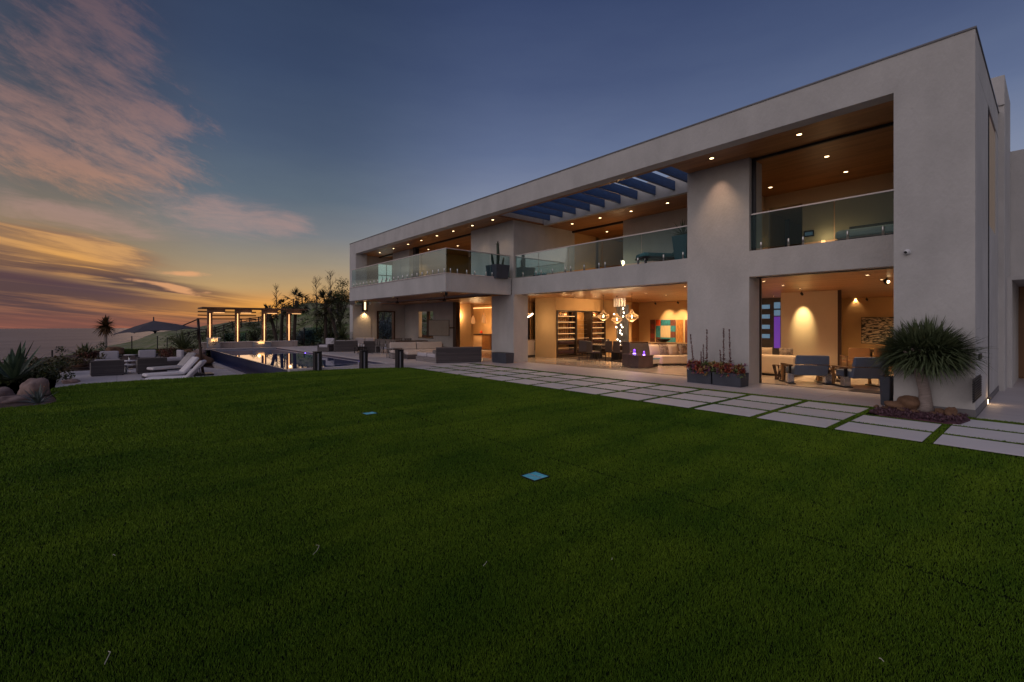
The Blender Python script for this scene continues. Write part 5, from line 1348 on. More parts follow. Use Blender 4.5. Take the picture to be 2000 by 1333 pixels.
for (a, b) in ((fr[0] + .06, fr[1] - .05), (fr[2] + .05, fr[3] - .06)):
    for k in range(5):
        z = .98 + .31 * k
        m = MB(); m.box(a, b, U0 + .08, 17.47, z, z + .02); sh = m.obj('shelf', MATS['cabinet_dark'], wc, True)
        m = MB(); m.box(a + .02, b - .02, U0 + .075, U0 + .11, z - .018, z - .004); m.obj('shelf_light', LEDW, sh)
        sh.children[0].parent = sh; sh.children[0].location = -(Vector((19.7, 17.0, 0)))
        m = MB(); rd = random.Random(k)
        nb = 9
        for j in range(nb):
            x = a + .06 + (b - a - .12) * j / (nb - 1)
            if rd.random() < .8: m.lathe([(.034, 0), (.036, .02), (.036, .15), (.012, .2), (.012, .26)], (x, U0 + .22, z + .02), 7)
        m.obj('bottles', mat('amber_bottle', (.16, .06, .02), .15), wc, True)
a, b = fr[1] + .05, fr[2] - .05
m = MB()
for k in range(7): m.box(a, b, U0 + .3, U0 + .32, .5 + .25 * k, .512 + .25 * k)
m.obj('wine_rack', STEEL, wc, True)
rd = random.Random(5)
for z0 in (.2, .72):
    m = MB(); n = int((c1 - c0 - .2) / .095)
    for j in range(n):
        x = c0 + .1 + .095 * j
        if min(abs(x - f) for f in fr) < .07: continue
        m.lathe([(.034, 0), (.036, .02), (.036, .17), (.012, .23), (.012, .3)], (x, U0 + .15, z0), 7)
    m.obj('bottles', mat('dark_bottle', (.05, .02, .015), .12), wc, True)
    m = MB(); m.box(c0 + .07, c1 - .07, U0 + .05, U0 + .3, z0 - .03, z0); m.obj('shelf', MATS['cabinet_dark'], wc, True)
    m = MB()
    for j in range(n):
        x = c0 + .1 + .095 * j
        if min(abs(x - f) for f in fr) < .07: continue
        m.ball((x, U0 + .15, z0 + .3), .016, 6)
    m.obj('bottle_caps', mat('cap_gold_glow', (.8, .45, .2), .4, emit=(1, .55, .25), es=.8), wc, True)  # gold caps also glow by their own emission
for x in (c0 + .8, (c0 + c1) / 2, c1 - .8): point((x, U0 - .02 + .2, zt - .2), 14, (1, .6, .28), .05)
# chandeliers: clear ribbed glass bowls round a bright bulb
def chandelier(label, x, y, zd, r, seed):
    p = dp(x, zd, CH + (HY - y) * zd / FOC); t = thing('chandelier', label, 'chandelier', tuple(p), 0, 'clear glass chandeliers over the dining table')
    m = MB(); m.tube([(0, 0, r * 1.1), (0, 0, ZC - p.z - .02)], .006, 5); m.obj('cord', METAL_D, t)
    m = MB(); m.lathe([(.05, ZC - p.z - .025), (.05, ZC - p.z - .001)], (0, 0, 0), 12); m.obj('canopy_plate', BRONZE, t)
    gm = mat('amber_glass', (.9, .62, .34), .12, emit=(1, .58, .24), es=.10)
    for k in range(12):
        a = k * PI / 6; c, s = math.cos(a), math.sin(a)
        m = MB(); m.tube([(c * .03, s * .03, r * 1.1), (c * r * .3, s * r * .3, r * .62), (c * r * .95, s * r * .95, r * .18), (c * r * .98, s * r * .98, -r * .1), (c * r * .45, s * r * .45, -r * .55), (c * .02, s * .02, -r * .75)], r * .018, 5); m.obj('glass_rib', gm, t)
    m = MB(); m.lathe([(r * .9, -.01), (r * .98, 0), (r * .9, .01), (r * .88, 0), (r * .9, -.01)], (0, 0, r * .1), 20, False); m.obj('glass_ring', gm, t)
    m = MB(); m.ball((0, 0, 0), r * .10, 10, (1, 1, 2.6)); m.obj('bulb', mat('bulb', (1, .8, .5), .3, emit=(1, .7, .36), es=11), t)
    point(tuple(p - Vector((0, 0, r * 1.3))), 34, (1, .66, .34), .12)
chandelier('clear glass chandelier left of the light cluster', 1178.5, 618, 22.4, .29, 1)
chandelier('clear glass chandelier in the middle, in front of the light cluster', 1205, 624, 23.2, .27, 2)
chandelier('clear glass chandelier right of the light cluster', 1234, 619, 21.6, .30, 3)
# cluster of hanging globe lights before a grey mesh panel
p = dp(1210, 25.2); cl = thing('pendant_cluster', 'hanging cluster of tiny white globe lights in a tall stair void', 'pendant light', (p.x, p.y, 0))
m = MB(); u_ = (uv_(1198, p.x) - uv_(1221, p.x)) / 2
m.box(.25, .3, -u_, u_, .1, ZC + (600 - 600) * 0 - .35); m.obj('mesh_panel', mat('grey_mesh', (.07, .07, .075), .5, var=.5, vscale=16, stretch=(1, 1, .4)), cl)
m = MB()
for k in range(9): m.lathe([(.03, 2.75), (.03, ZC - .003)], (0 + .05 * (k % 2), -u_ + .04 + (2 * u_ - .08) * k / 8, 0), 8)
m.obj('crystal_tubes', mat('crystal', (.7, .6, .5), .1, emit=(1, .75, .5), es=.25), cl)
gm = mat('globe', (1, .95, .85), .3, emit=(1, .86, .66), es=9)
for k, (x, y) in enumerate(((1217, 603), (1218.5, 611), (1217, 618.5), (1213, 635), (1203.5, 639.5), (1215.5, 639.5), (1211.5, 646), (1211, 650.5), (1214.5, 653.5), (1206, 663.5), (1211, 667), (1202, 674.5), (1199.5, 614), (1207, 681))):
    q = dp(x, 25.0, CH + (HY - y) * 25.0 / FOC) - Vector((p.x, p.y, 0))
    m = MB(); m.tube([(q.x, q.y, q.z + .03), (q.x, q.y, ZC - .01)], .003, 4); m.obj('wire', STEEL, cl)
    m = MB(); m.ball(q, .036, 8); m.obj('globe', gm, cl)
# paintings
def art(label, x0, x1, y0, y1, vv, cells, group=None, frame=None):
    ua_, ub_ = uv_(x1, vv), uv_(x0, vv); z0, z1 = hz(y1, vv, (ua_ + ub_) / 2), hz(y0, vv, (ua_ + ub_) / 2)
    t = thing('painting', label, 'painting', (vv, (ua_ + ub_) / 2, (z0 + z1) / 2), 0, group)
    w, h = (ub_ - ua_) / 2, (z1 - z0) / 2
    m = MB(); m.box(-.0, .05, -w, w, -h, h); m.obj('frame' if frame else 'canvas', frame or mat('canvas_edge', (.2, .13, .08), .7), t)
    cols = cells[0]; rows = cells[1]
    mats = [mat('paint_%s' % k, *PAINT[k]) if False else paint(k) for k in cells[2]]
    m = MB()
    g = .02 if frame else 0
    for i in range(cols):
        for j in range(rows):
            m.cur = (i * 7 + j * 5 + i * j) % len(mats) if len(cells) < 4 else cells[3][j * cols + i]
            y0_, y1_ = w - g - (2 * w - 2 * g) * i / cols, w - g - (2 * w - 2 * g) * (i + 1) / cols
            zb, za = h - g - (2 * h - 2 * g) * (j + 1) / rows, h - g - (2 * h - 2 * g) * j / rows
            m.box(-.012 - .001 * ((i + j) % 2), -.001, y1_, y0_, zb, za)
    m.obj('paint_field', mats, t)
    return t
PAINT = dict(red=((.35, .05, .02), (.10, .02, .02)), teal=((.04, .30, .34), (.01, .05, .07)), amber=((.55, .24, .05), (.16, .05, .01)), dark=((.05, .02, .02), (.20, .05, .02)), cream=((.6, .48, .28), (.5, .36, .2)),
             blue=((.10, .16, .24), (.30, .38, .44)), grey=((.10, .09, .08), (.42, .36, .28)), fire=((.75, .10, .02), (.4, .05, .01)), navy=((.05, .07, .11), (.14, .18, .24)))
def paint(k): return MATS['paint_' + k] if 'paint_' + k in MATS else mat('paint_' + k, PAINT[k][0], .6, col2=PAINT[k][1], vscale=9, stretch=(1, 2.6, .5))
vA = 26.27
GPA = 'panels of the long coloured painting'
art('narrow dark red left panel of the long coloured painting', 1270, 1279, 625, 670, vA, (1, 5, ['dark', 'red'], [0, 1, 0, 1, 0]), GPA)
art('square centre painting panel of red and turquoise blocks', 1281, 1319.5, 625, 671, vA, (4, 4, ['fire', 'teal', 'dark', 'cream', 'teal'], [0, 1, 4, 2, 1, 3, 3, 1, 4, 3, 3, 2, 2, 1, 4, 1]), GPA)
art('amber streaked right panel of the long coloured painting', 1321, 1334, 625, 672, vA, (2, 3, ['amber', 'dark'], [0, 0, 0, 0, 0, 0]), GPA)
art('dark edge panel of the long coloured painting beside the pier', 1338, 1346, 625, 672, vA, (1, 3, ['dark'], [0, 0, 0]), GPA)
for x in (1290, 1316, 1338):
    q = dp(x, dep(25.3, uv_(x, 25.3)), ZC - .02); spot(tuple(q), 330, 60, 1, (1, .70, .38), tgt=(26.3, q.y, 1.9))
# dining set
dt = dp(1185, 23.6)
t = thing('dining_table', 'dark dining table with a white edge under the chandeliers', 'table', (dt.x, dt.y, 0), R(-80))
m = MB(); m.box(-1.3, 1.3, -.55, .55, .72, .76); m.obj('table_top', mat('table_stone', (.25, .2, .16), .15), t, bevel=.006)
for s_ in (-1, 1): m = MB(); m.hull([(s_ * .6 - .2, -.25, 0), (s_ * .6 + .2, -.25, 0), (s_ * .6 + .2, .25, 0), (s_ * .6 - .2, .25, 0)], [(s_ * .6 - .06, -.4, .72), (s_ * .6 + .06, -.4, .72), (s_ * .6 + .06, .4, .72), (s_ * .6 - .06, .4, .72)]); m.obj('pedestal', METAL_D, t)
LEATH = mat('dark_leather', (.035, .024, .026), .45, var=.2)
def dining():
    t = thing('dining_chair', 'x', 'chair', (0, 0, 0), 0, 'dark dining chairs in the middle room')
    m = MB(); m.rbox(-.24, .24, -.24, .24, .42, .52, .04); m.obj('seat', LEATH, t)
    m = MB(); m.rbox(-.22, .22, .19, .25, .48, .98, .025); m.obj('backrest', LEATH, t)
    for sx in (-1, 1):
        for sy in (-1, 1): m = MB(); m.box(sx * .21 - .014, sx * .21 + .014, sy * .21 - .014, sy * .21 + .014, 0, .43); m.obj('leg', METAL_D, t)
    return t
pr = dining(); first = True
for lab, x, zd, rt in (('dark dining chair at the left end, in front of the wine bottles', 1142, 23.0, R(110)), ('grey backed dining chair second from the left before the wine cabinet', 1159, 22.0, R(72)), ('dark dining chair just left of the light cluster', 1195, 22.4, R(84)), ('dark dining chair just right of the light cluster', 1211, 22.0, R(80)),
                    ('dark dining chair next to the purple lamp', 1229, 21.6, R(85)), ('dark dining chair on the far side of the table', 1179, 25.0, R(-80))):
    p = dp(x, zd)
    o = pr if first else dup(pr, (p.x, p.y, 0), rt)
    first = False; o.location = (p.x, p.y, 0); o.rotation_euler.z = rt; o['label'] = lab
v_ = thing('flower_bowl', 'small bowl of silver leaves on the dining table', 'bowl', (dt.x, dt.y, .76)); m = MB(); m.lathe([(.05, 0), (.16, .08), (.15, .08), (.05, .02)], (0, 0, 0), 14); m.obj('bowl', METAL_D, v_)
m = MB(); rosette(m, (0, 0, .06), 26, .2, .03, 20, 85, .2, 3); m.obj('leaves', mat('silver_leaf', (.4, .38, .34), .4), v_)
rg = thing('rug', 'dark rug under the dining table', 'rug', (dt.x, dt.y, 0), R(-80)); m = MB(); m.box(-1.8, 1.8, -1.2, 1.2, .004, .016); m.obj('rug_body', mat('rug_dark', (.06, .04, .035), .95, var=.25, vscale=8), rg)
# low dark bar block with violet lamps, white and blue low table, cream sofa with cushions
z_ = 19.6; a = dp(1215, z_); b = dp(1247, z_ - 1.1)
an = math.atan2(b.y - a.y, b.x - a.x)
t = thing('console_block', 'low dark glossy block in front of the dining chairs', 'console', tuple((a + b) / 2 + Vector((-math.sin(an), math.cos(an), 0)) * .35), an)
w = (b - a).length / 2
m = MB(); m.box(-w, w, -.35, .35, .02, .50); m.obj('body', mat('dark_gloss', (.07, .045, .05), .18, var=.2), t, bevel=.01); m = MB(); m.box(-w - .02, w + .02, -.37, .37, .50, .53); m.obj('top', mat('dark_top', (.10, .07, .08), .12), t, bevel=.006)
for k, (x, yy, r) in enumerate(((1239, 686, .06), (1258, 689, .04))):
    q = dp(x, 19.3 + k * .6, 0); zb = .53 if k == 0 else .42
    t = thing('violet_lamp', ['glowing violet lamp on the low dark block', 'small violet candle light right of the larger violet lamp'][k], 'lamp', (q.x, q.y, zb), 0, 'violet lamps')
    m = MB(); m.lathe([(r, 0), (r * 1.1, .02), (r * .7, .05), (r * .9, .12 + r), (r * .5, .2)], (0, 0, 0), 12); m.obj('lamp_shade', mat('violet_glow', (.3, .1, .8), .3, emit=(.22, .06, .9), es=.9), t)
    m = MB(); m.ball((0, -.0, .03), r * 1.15, 8, (1, 1, .4)); m.obj('lamp_base', mat('violet_white', (.8, .7, 1), .3, emit=(.6, .4, 1), es=3), t)
    point((q.x, q.y, zb + .25), 6, (.35, .15, 1), .05)
q = dp(1262, 19.2)
t = thing('low_table', 'low white table with a bright blue top beside the cream sofa', 'table', (q.x, q.y, 0), R(-5))
m = MB(); m.box(-.42, .42, -.35, .35, .16, .34); m.obj('body', mat('white_lacquer', (.5, .46, .45), .3), t, bevel=.01)
m = MB(); m.box(-.36, .36, -.3, .3, .02, .16); m.obj('plinth', METAL_D, t)
m = MB(); m.box(-.05, .45, -.36, .36, .34, .37); m.obj('blue_tray', mat('blue_tray', (.02, .30, .50), .2), t)
def softsofa(name, label, loc, rot, w, d, cush, h=.72, group=None):
    t = thing(name, label, 'sofa', loc, rot, group)
    m = MB(); m.box(-w / 2 + .05, w / 2 - .05, -d / 2 + .05, d / 2 - .05, .0, .07); m.obj('plinth', METAL_D, t)
    m = MB(); m.rbox(-w / 2, w / 2, -d / 2, d / 2, .07, .42, .09, 4); m.obj('base', cush, t)
    m = MB(); m.rbox(-w / 2, w / 2, d / 2 - .25, d / 2, .3, h, .08, 4); m.obj('backrest', cush, t)
    return t
def pillow(label, loc, rot, tilt, mt, s=.45, group='cushions on the indoor sofas'):
    m = MB(); m.smooth = True; n = 8; loops = []
    vs = []
    for sgn in (1, -1):
        for i in range(n + 1):
            for j in range(n + 1):
                x, z = -1 + 2 * i / n, -1 + 2 * j / n
                th_ = .13 * (1 - x ** 4) ** .6 * (1 - z ** 4) ** .6 if abs(x) < 1 and abs(z) < 1 else 0
                k = 1 - .07 * (1 - abs(x)) * 0
                vs.append((x * s / 2 * (1 - .06 * (1 - z * z)), sgn * th_ * s, (z * s / 2) * (1 - .06 * (1 - x * x)) + s / 2))
    fs = []
    N = (n + 1) ** 2
    for q in range(2):
        for i in range(n):
            for j in range(n):
                a0 = q * N + i * (n + 1) + j; f = (a0, a0 + 1, a0 + n + 2, a0 + n + 1); fs.append(f if q == 0 else tuple(reversed(f)))
    m.add(vs, fs); c, s2 = math.cos(tilt), math.sin(tilt)
    m.v = [(x, y * c - z * s2 * -1, z * c - y * s2) for x, y, z in m.v]
    o = m.obj('pillow', mt); o.location = loc; o.rotation_euler = (0, 0, rot); o['label'] = label; o['category'] = 'cushion'; o['group'] = group
    return o
CREAM = mat('cream_fabric', (.62, .50, .38), .9, var=.05, bump=.15, bscale=80)
PATT = mat('patterned_fabric', (.55, .45, .36), .9, col2=(.08, .05, .05), vscale=9, bump=.1)
q = dp(1318, 20.4); softsofa('cream_sofa', 'cream rounded sofa with four cushions in the middle room', (q.x + .15, q.y, 0), R(-35), 1.9, 1.15, CREAM, .55)
for k, (dx_, mt, lab) in enumerate(((-.85, CREAM, 'plain cream cushion leaning at the left end of the cream sofa'), (-.42, PATT, 'patterned cushion second from the left on the cream sofa'), (.02, CREAM, 'plain cream cushion third from the left on the cream sofa'), (.5, PATT, 'patterned cushion nearest the pier on the cream sofa'))):
    pillow(lab, (q.x + .15 + dx_ * .82, q.y + .12 - dx_ * .57, .40), R(-35 + 6 * k), .35, mt, .52)
# sideboard with bowl, grey cabinet and amber side
q0, q1 = dp(1258, 24.2), dp(1346, 23.0)
t = thing('sideboard', 'long dark brown sideboard behind the cream sofa', 'sideboard', tuple((q0 + q1) / 2), math.atan2(q1.y - q0.y, q1.x - q0.x)); w = (q1 - q0).length / 2
m = MB(); m.box(-w, w, -.25, .25, .05, .82); m.obj('body', WOODD, t, bevel=.008); m = MB(); m.box(-w - .03, w + .03, -.28, .28, .82, .86); m.obj('top', mat('tan_top', (.45, .3, .17), .25), t, bevel=.006)
m = MB(); m.box(-w, w, -.2, .2, 0, .05); m.obj('plinth', METAL_D, t)
q = dp(1296, 23.6); t = thing('bowl', 'wide black bowl on the brown sideboard under the painting', 'bowl', (q.x, q.y, .86)); m = MB(); m.lathe([(.10, 0), (.16, .02), (.36, .15), (.38, .17), (.34, .15), (.1, .04)], (0, 0, 0), 18); m.obj('bowl_body', MATS['black_gloss'], t)
q = dp(1250, 22.4); t = thing('grey_cabinet', 'low grey cabinet with dark objects on top behind the violet lamps', 'cabinet', (q.x, q.y, 0), R(-30)); m = MB(); m.box(-.62, .45, -.25, .25, .02, .86); m.obj('body', mat('grey_lacquer', (.055, .05, .06), .35), t, bevel=.01)
m = MB(); m.box(.45, .62, -.25, .25, .02, .86); m.obj('amber_side', WOODV, t)
m = MB(); m.box(-.55, .35, -.15, .15, .86, .93); m.obj('tray', BRONZE, t, bevel=.01)
# kitchen glimpse between the columns
kq = dp(1031, 26); t = thing('kitchen_island', 'white kitchen island with a dark stove seen past the column', 'kitchen island', (kq.x, kq.y, 0))
m = MB(); m.box(-.6, .9, -.5, .5, .08, .88); m.obj('body', mat('white_cabinet', (.62, .52, .42), .35, var=.05), t, bevel=.01); m = MB(); m.box(-.64, .94, -.54, .54, .88, .92); m.obj('counter', mat('counter_stone', (.5, .4, .33), .2), t)
m = MB(); m.box(.05, .7, -.52, -.5, .35, .8); m.obj('oven', MATS['black_gloss'], t)
m = MB(); m.box(-.55, .85, -.45, .45, 0, .08); m.obj('plinth', METAL_D, t)
p = dp(1037, 24.2, 2.2); t = thing('bar_pendant', 'bright angled linear pendant lamp over the white kitchen island', 'pendant light', tuple(p))
m = MB(); m.tube([dp(1028, 24.2, CH + (HY - 622) * 24.2 / FOC) - p, dp(1041, 24.2, CH + (HY - 613) * 24.2 / FOC) - p], .035, 6); m.obj('lamp_tube', mat('white_tube', (1, .9, .75), .3, emit=(1, .84, .6), es=8), t)
m = MB(); m.tube([dp(1022, 24.2, CH + (HY - 636) * 24.2 / FOC) - p, dp(1023.5, 24.2, CH + (HY - 622) * 24.2 / FOC) - p], .03, 6); m.obj('lamp_tube', MATS['white_tube'], t)
m = MB(); m.tube([dp(1034, 24.2, CH + (HY - 618) * 24.2 / FOC) - p, dp(1034, 24.2, ZC) - p], .008, 5); m.obj('cord', METAL_D, t)
point(tuple(p - Vector((0, .2, .3))), 28, (1, .68, .38))
m = MB(); a, b = dp(1016, 27.5), dp(1042, 27.5); m.box(a.x - .5, b.x + 1, a.y + .9, a.y + 1.1, 0, 2.2); H(m, 'backsplash', mat('brown_stone', (.10, .06, .05), .3, var=.3))
m = MB(); m.box(a.x - .5, b.x + 1, a.y + .80, a.y + .9, 2.42, 2.46); H(m, 'cove_light', LEDW)
# kitchen bar left of the columns
vK = 19.6
ka, kb = uv_(958, vK), uv_(922, vK)
t = thing('bar_counter', 'lit cream and brown bar counter seen left of the columns', 'counter', (vK + .3, (ka + kb) / 2, 0)); w = (kb - ka) / 2
m = MB(); m.box(-.3, .3, -.1, w, .05, 1.0); m.obj('cream_front', mat('cream_front', (.6, .45, .28), .4), t, bevel=.008); m = MB(); m.box(-.32, .3, -w, -.1, .05, 1.04); m.obj('brown_front', WOODV, t, bevel=.008)
m = MB(); m.box(-.36, .34, -w, w, 1.04, 1.09); m.obj('counter_top', METAL_D, t); m = MB(); m.box(-.2, .3, -w, w, 0, .05); m.obj('plinth', METAL_D, t)
t = thing('red_flowers', 'bowl of red flowers on the dark bar counter top', 'flowers', (vK + .2, (ka + kb) / 2 + .25, 1.09)); m = MB(); m.lathe([(.06, 0), (.2, .06), (.18, .06), (.05, .02)], (0, 0, 0), 12); m.obj('bowl', STEEL, t)
m = MB(); rosette(m, (0, 0, .05), 40, .22, .06, 10, 85, .3, 4); m.obj('petals', mat('red_petal', (.7, .06, .02), .5), t)
for k, (x, y) in enumerate(((924, 626), (945, 624))):
    q = dp(x, 28.0, CH + (HY - y) * 28 / FOC); t = thing('glass_pendant', ['small amber pendant lamp on the left over the bar counter', 'taller amber pendant lamp on the right over the bar counter'][k], 'pendant light', tuple(q), 0, 'amber pendants over the bar')
    m = MB(); m.lathe([(.02, .3 + .1 * k), (.10, .1), (.14, -.1 - .1 * k), (.08, -.22)], (0, 0, 0), 12, False); m.obj('lamp_shade', mat('amber_pendant', (.5, .2, .06), .2, emit=(1, .4, .12), es=.5), t)
    m = MB(); m.ball((0, 0, .05), .05, 8); m.obj('bulb', MATS['bulb'], t); m = MB(); m.tube([(0, 0, .3), (0, 0, ZC - q.z)], .006, 4); m.obj('cord', METAL_D, t)
m = MB(); cvv = 20.2; m.box(cvv, cvv + .05, uv_(961, cvv), uv_(920, cvv), hz(601, cvv, 26) - .03, hz(601, cvv, 26) + .03); H(m, 'cove_light', LEDW)
m = MB(); m.box(cvv + .05, 25, uv_(975, cvv), uv_(915, cvv), hz(600, cvv, 26), ZC); H(m, 'wall', WALL_WARM)
point((19.2, (ka + kb) / 2, 1.7), 70, (1, .6, .28), .2); point((17.6, 24.6, 1.9), 10, (1, .6, .28)); point((18.3, 27.5, 2.4), 90, (1, .6, .28))  # fill lights without fixtures, added to brighten the kitchen
spot((20.2, 13.9, ZC - .04), 420, 100, 1, tgt=(20.0, 17.0, 1.7), rad=.1)  # spot with no fixture, added to brighten the wine wall
# pictures of light inside the pass-through window
t = thing('table_lamp', 'small lit lamp seen through the window beside the television', 'lamp', (17.4, uv_(840, 17.4), 1.0)); m = MB(); m.lathe([(.08, 0), (.02, .05), (.02, .8)], (0, 0, 0), 8); m.obj('stem', BRONZE, t); m = MB(); m.lathe([(.1, .8), (.16, .66), (.15, .66), (.09, .79)], (0, 0, 0), 12, False); m.obj('lamp_shade', LAMP, t)
m = MB(); m.box(17.2, 17.6, uv_(852, 17.4), uv_(815, 17.4), 0, 1.0); m.obj('counter', WOODD)['label'] = 'dark wooden counter under the small lit lamp'; bpy.data.objects['counter.001' if 'counter.001' in bpy.data.objects else 'counter']['category'] = 'counter'

# ------------------------------------------------------------------ right room
q = Vector((17.6, 7.0, 0)); t = softsofa('sand_sofa', 'long sand coloured sofa with its back to the right opening', (q.x, q.y, 0), R(90), 2.8, 1.0, CREAM, .72)
for k, (dx_, mt, lab) in enumerate(((-.1, PATT, 'patterned cushion on the sand sofa nearest the opening jamb'), (.35, CREAM, 'plain cushion on the sand sofa between two patterned ones'), (.75, PATT, 'patterned cushion at the right end of the sand sofa'))):
    pillow(lab, (q.x - .10, q.y + .2 - dx_ * 1.6, .55), R(90 + 8 * k), .2, mt, .42)
BLUEF = mat('blue_grey_fabric', (.10, .13, .20), .9, var=.12, vscale=2, bump=.2, bscale=70)
def armchair(label, loc, rot, block=True):
    t = thing('armchair', label, 'armchair', loc, rot, 'blue grey armchairs in the right room')
    m = MB(); m.rbox(-.42, .42, -.40, .36, .26, .46, .05); m.obj('seat', BLUEF, t)
    m = MB(); m.hull([(-.44, .30, .26), (.44, .30, .26), (.44, .40, .26), (-.44, .40, .26)], [(-.44, .38, .57), (.44, .38, .57), (.44, .50, .57), (-.44, .50, .57)]); m.obj('backrest', BLUEF, t, bevel=.03)
    m = MB(); m.hull([(-.45, .375, .585), (.45, .375, .585), (.45, .515, .585), (-.45, .515, .585)], [(-.43, .44, .86), (.43, .44, .86), (.43, .55, .86), (-.43, .55, .86)]); m.obj('headrest', BLUEF, t, bevel=.03)
    for sx in (-1, 1):
        m = MB(); m.box(sx * .5 - .05, sx * .5 + .05, -.42, .30, .52, .57); m.obj('armrest', WOODD, t, bevel=.01)
        m = MB(); m.box(sx * .5 - .09, sx * .5 + .09, .12, .30, .03, .30); m.obj('rear_leg', mat('chrome_block', (.5, .5, .55), .2, .8), t, bevel=.01)
        m = MB(); m.box(sx * .5 - .03, sx * .5 + .03, .18, .24, .30, .52); m.obj('rear_post', METAL_D, t)
        m = MB(); m.box(sx * .5 - .03, sx * .5 + .03, -.40, -.34, 0, .52); m.obj('front_leg', WOODV, t)
        m = MB(); m.box(sx * .5 - .1, sx * .5 + .1, -.42, .38, .0, .025); m.obj('runner', METAL_D, t)
    return t
q = dp(1573, 14.0); armchair('blue grey armchair beside the sand sofa, its back to the lawn', (q.x, q.y, 0), R(128))
q = dp(1679, 13.2); armchair('blue grey armchair nearest the dragon tree, its back to the lawn', (q.x, q.y, 0), R(134))
def wiretable(label, loc, r0, r1, h, n, seed, grp='woven wire tables'):
    t = thing('wire_table', label, 'table', loc, 0, grp); rd = random.Random(seed); mt = mat('dark_wire', (.10, .06, .05), .5, .4)
    m = MB()
    for k in range(n):
        a = rd.uniform(0, 6.28); da = rd.uniform(-.8, .8); rm = r0 + rd.uniform(-.25, .05) * r0
        m.tube([(r1 * math.cos(a), r1 * math.sin(a), 0), (rm * .8 * math.cos(a + da * .5), rm * .8 * math.sin(a + da * .5), h * .5), (r0 * math.cos(a + da), r0 * math.sin(a + da), h)], .011, 4, False)
    m.obj('wire_body', mt, t)
    m = MB(); m.lathe([(r0, h), (r0, h + .015)], (0, 0, 0), 20); m.obj('table_top', mat('smoked_top', (.08, .06, .055), .15), t)
    return t
q = dp(1524, 14.8); wiretable('small woven wire side table in front of the sand sofa', (q.x, q.y, 0), .22, .15, .46, 26, 1)
q = dp(1626, 14.6); wiretable('wide woven wire coffee table between the two blue grey armchairs', (q.x, q.y, 0), .52, .45, .42, 70, 2)
def lchair(label, q, rot, col):
    t = thing('lounge_chair', label, 'chair', (q.x, q.y, 0), rot, 'brown lounge chairs at the back of the right room')
    m = MB(); m.rbox(-.35, .35, -.35, .35, .36, .46, .04); m.obj('seat', col, t); m = MB(); m.rbox(-.33, .33, .28, .36, .52, .92, .03); m.obj('backrest', col, t)
    for sx in (-1, 1):
        m = MB(); m.box(sx * .38 - .025, sx * .38 + .025, -.38, .36, .58, .62); m.obj('armrest', WOODD, t)
        for sy in (-1, 1): m = MB(); m.box(sx * .38 - .02, sx * .38 + .02, sy * .34 - .02, sy * .34 + .02, 0, .58); m.obj('leg', WOODD, t)
LE = mat('tan_leather', (.22, .11, .05), .5, var=.1)
lchair('brown leather chair behind the right blue grey armchair', dp(1672, 17.0), R(120), LE); lchair('brown wooden chair partly hidden by the dragon tree leaves', dp(1712, 16.8), R(140), LE)
q = dp(1700, 18.6); t = thing('round_table', 'dark round table behind the brown chairs', 'table', (q.x, q.y, 0)); m = MB(); m.lathe([(.7, .7), (.7, .74)], (0, 0, 0), 24); m.obj('table_top', DKW, t); m = MB(); m.lathe([(.3, 0), (.06, .05), (.06, .7)], (0, 0, 0), 12); m.obj('stem', METAL_D, t)
m_ = mat('paint_strokes', (.02, .018, .016), .6, col2=(.62, .52, .36), vscale=6, stretch=(1, .6, 2.6))
_r = m_.node_tree.nodes['Map Range']; _r.inputs[1].default_value = .46; _r.inputs[2].default_value = .54
art('wide abstract brown and cream painting in the right room', 1682, 1752, 620, 672, 30.55, (1, 1, ['strokes'], [0]), frame=METAL_D)
q = gp(1566, 574.6, 0) if False else None
uu = (ua + ub) / 2 + .2
spot((22.35, uu, ZC - .05), 420, 42, 1, (1, .76, .36), .03, tgt=(23.0, uu, 1.95))
for x in (1560, 1722):
    pass
for k, (x, y, vv) in enumerate(((1566, 577, 22.4), (1731, 556, 18.0), (1693, 586, 29.9), (1280, 594, 25.6), (1324, 593, 25.6))):
    u = uv_(x, vv); t = thing('ceiling_spotlight', ['small black spotlight aimed at the plain wall of the right room', 'black spotlight with a bright lens near the dragon tree', 'small black spotlight above the brown and cream painting', 'small black spotlight above the square painting panel', 'small black spotlight above the amber painting panel'][k], 'spotlight', (vv, u, ZC), 0, 'black ceiling spotlights')
    m = MB(); m.tube([(0, 0, -.002), (0, 0, -.10)], .012, 6); m.obj('stem', METAL_D, t)
    m = MB(); m.tube([(-.05, 0, -.09), (.06, 0, -.15)], .05 if k != 1 else .07, 10); m.obj('lamp_head', METAL_D, t)
    if k == 1: m = MB(); m.ball((-.03, -.05, -.13), .045, 8); m.obj('lens', LAMP, t)
for v, u, e in ((25, 9.5, 90), (28, 4.5, 520), (19, 5.2, 260), (17.5, 12, 260), (22.5, 9.5, 200), (22.5, 14.5, 330)): spot((v, u, ZC - .04), e, 140, 1, (1, .66, .34), .15)  # wide fill spots without fixtures, added to brighten the lower rooms

# ------------------------------------------------------------------ upper floor contents
Z2 = ZF2
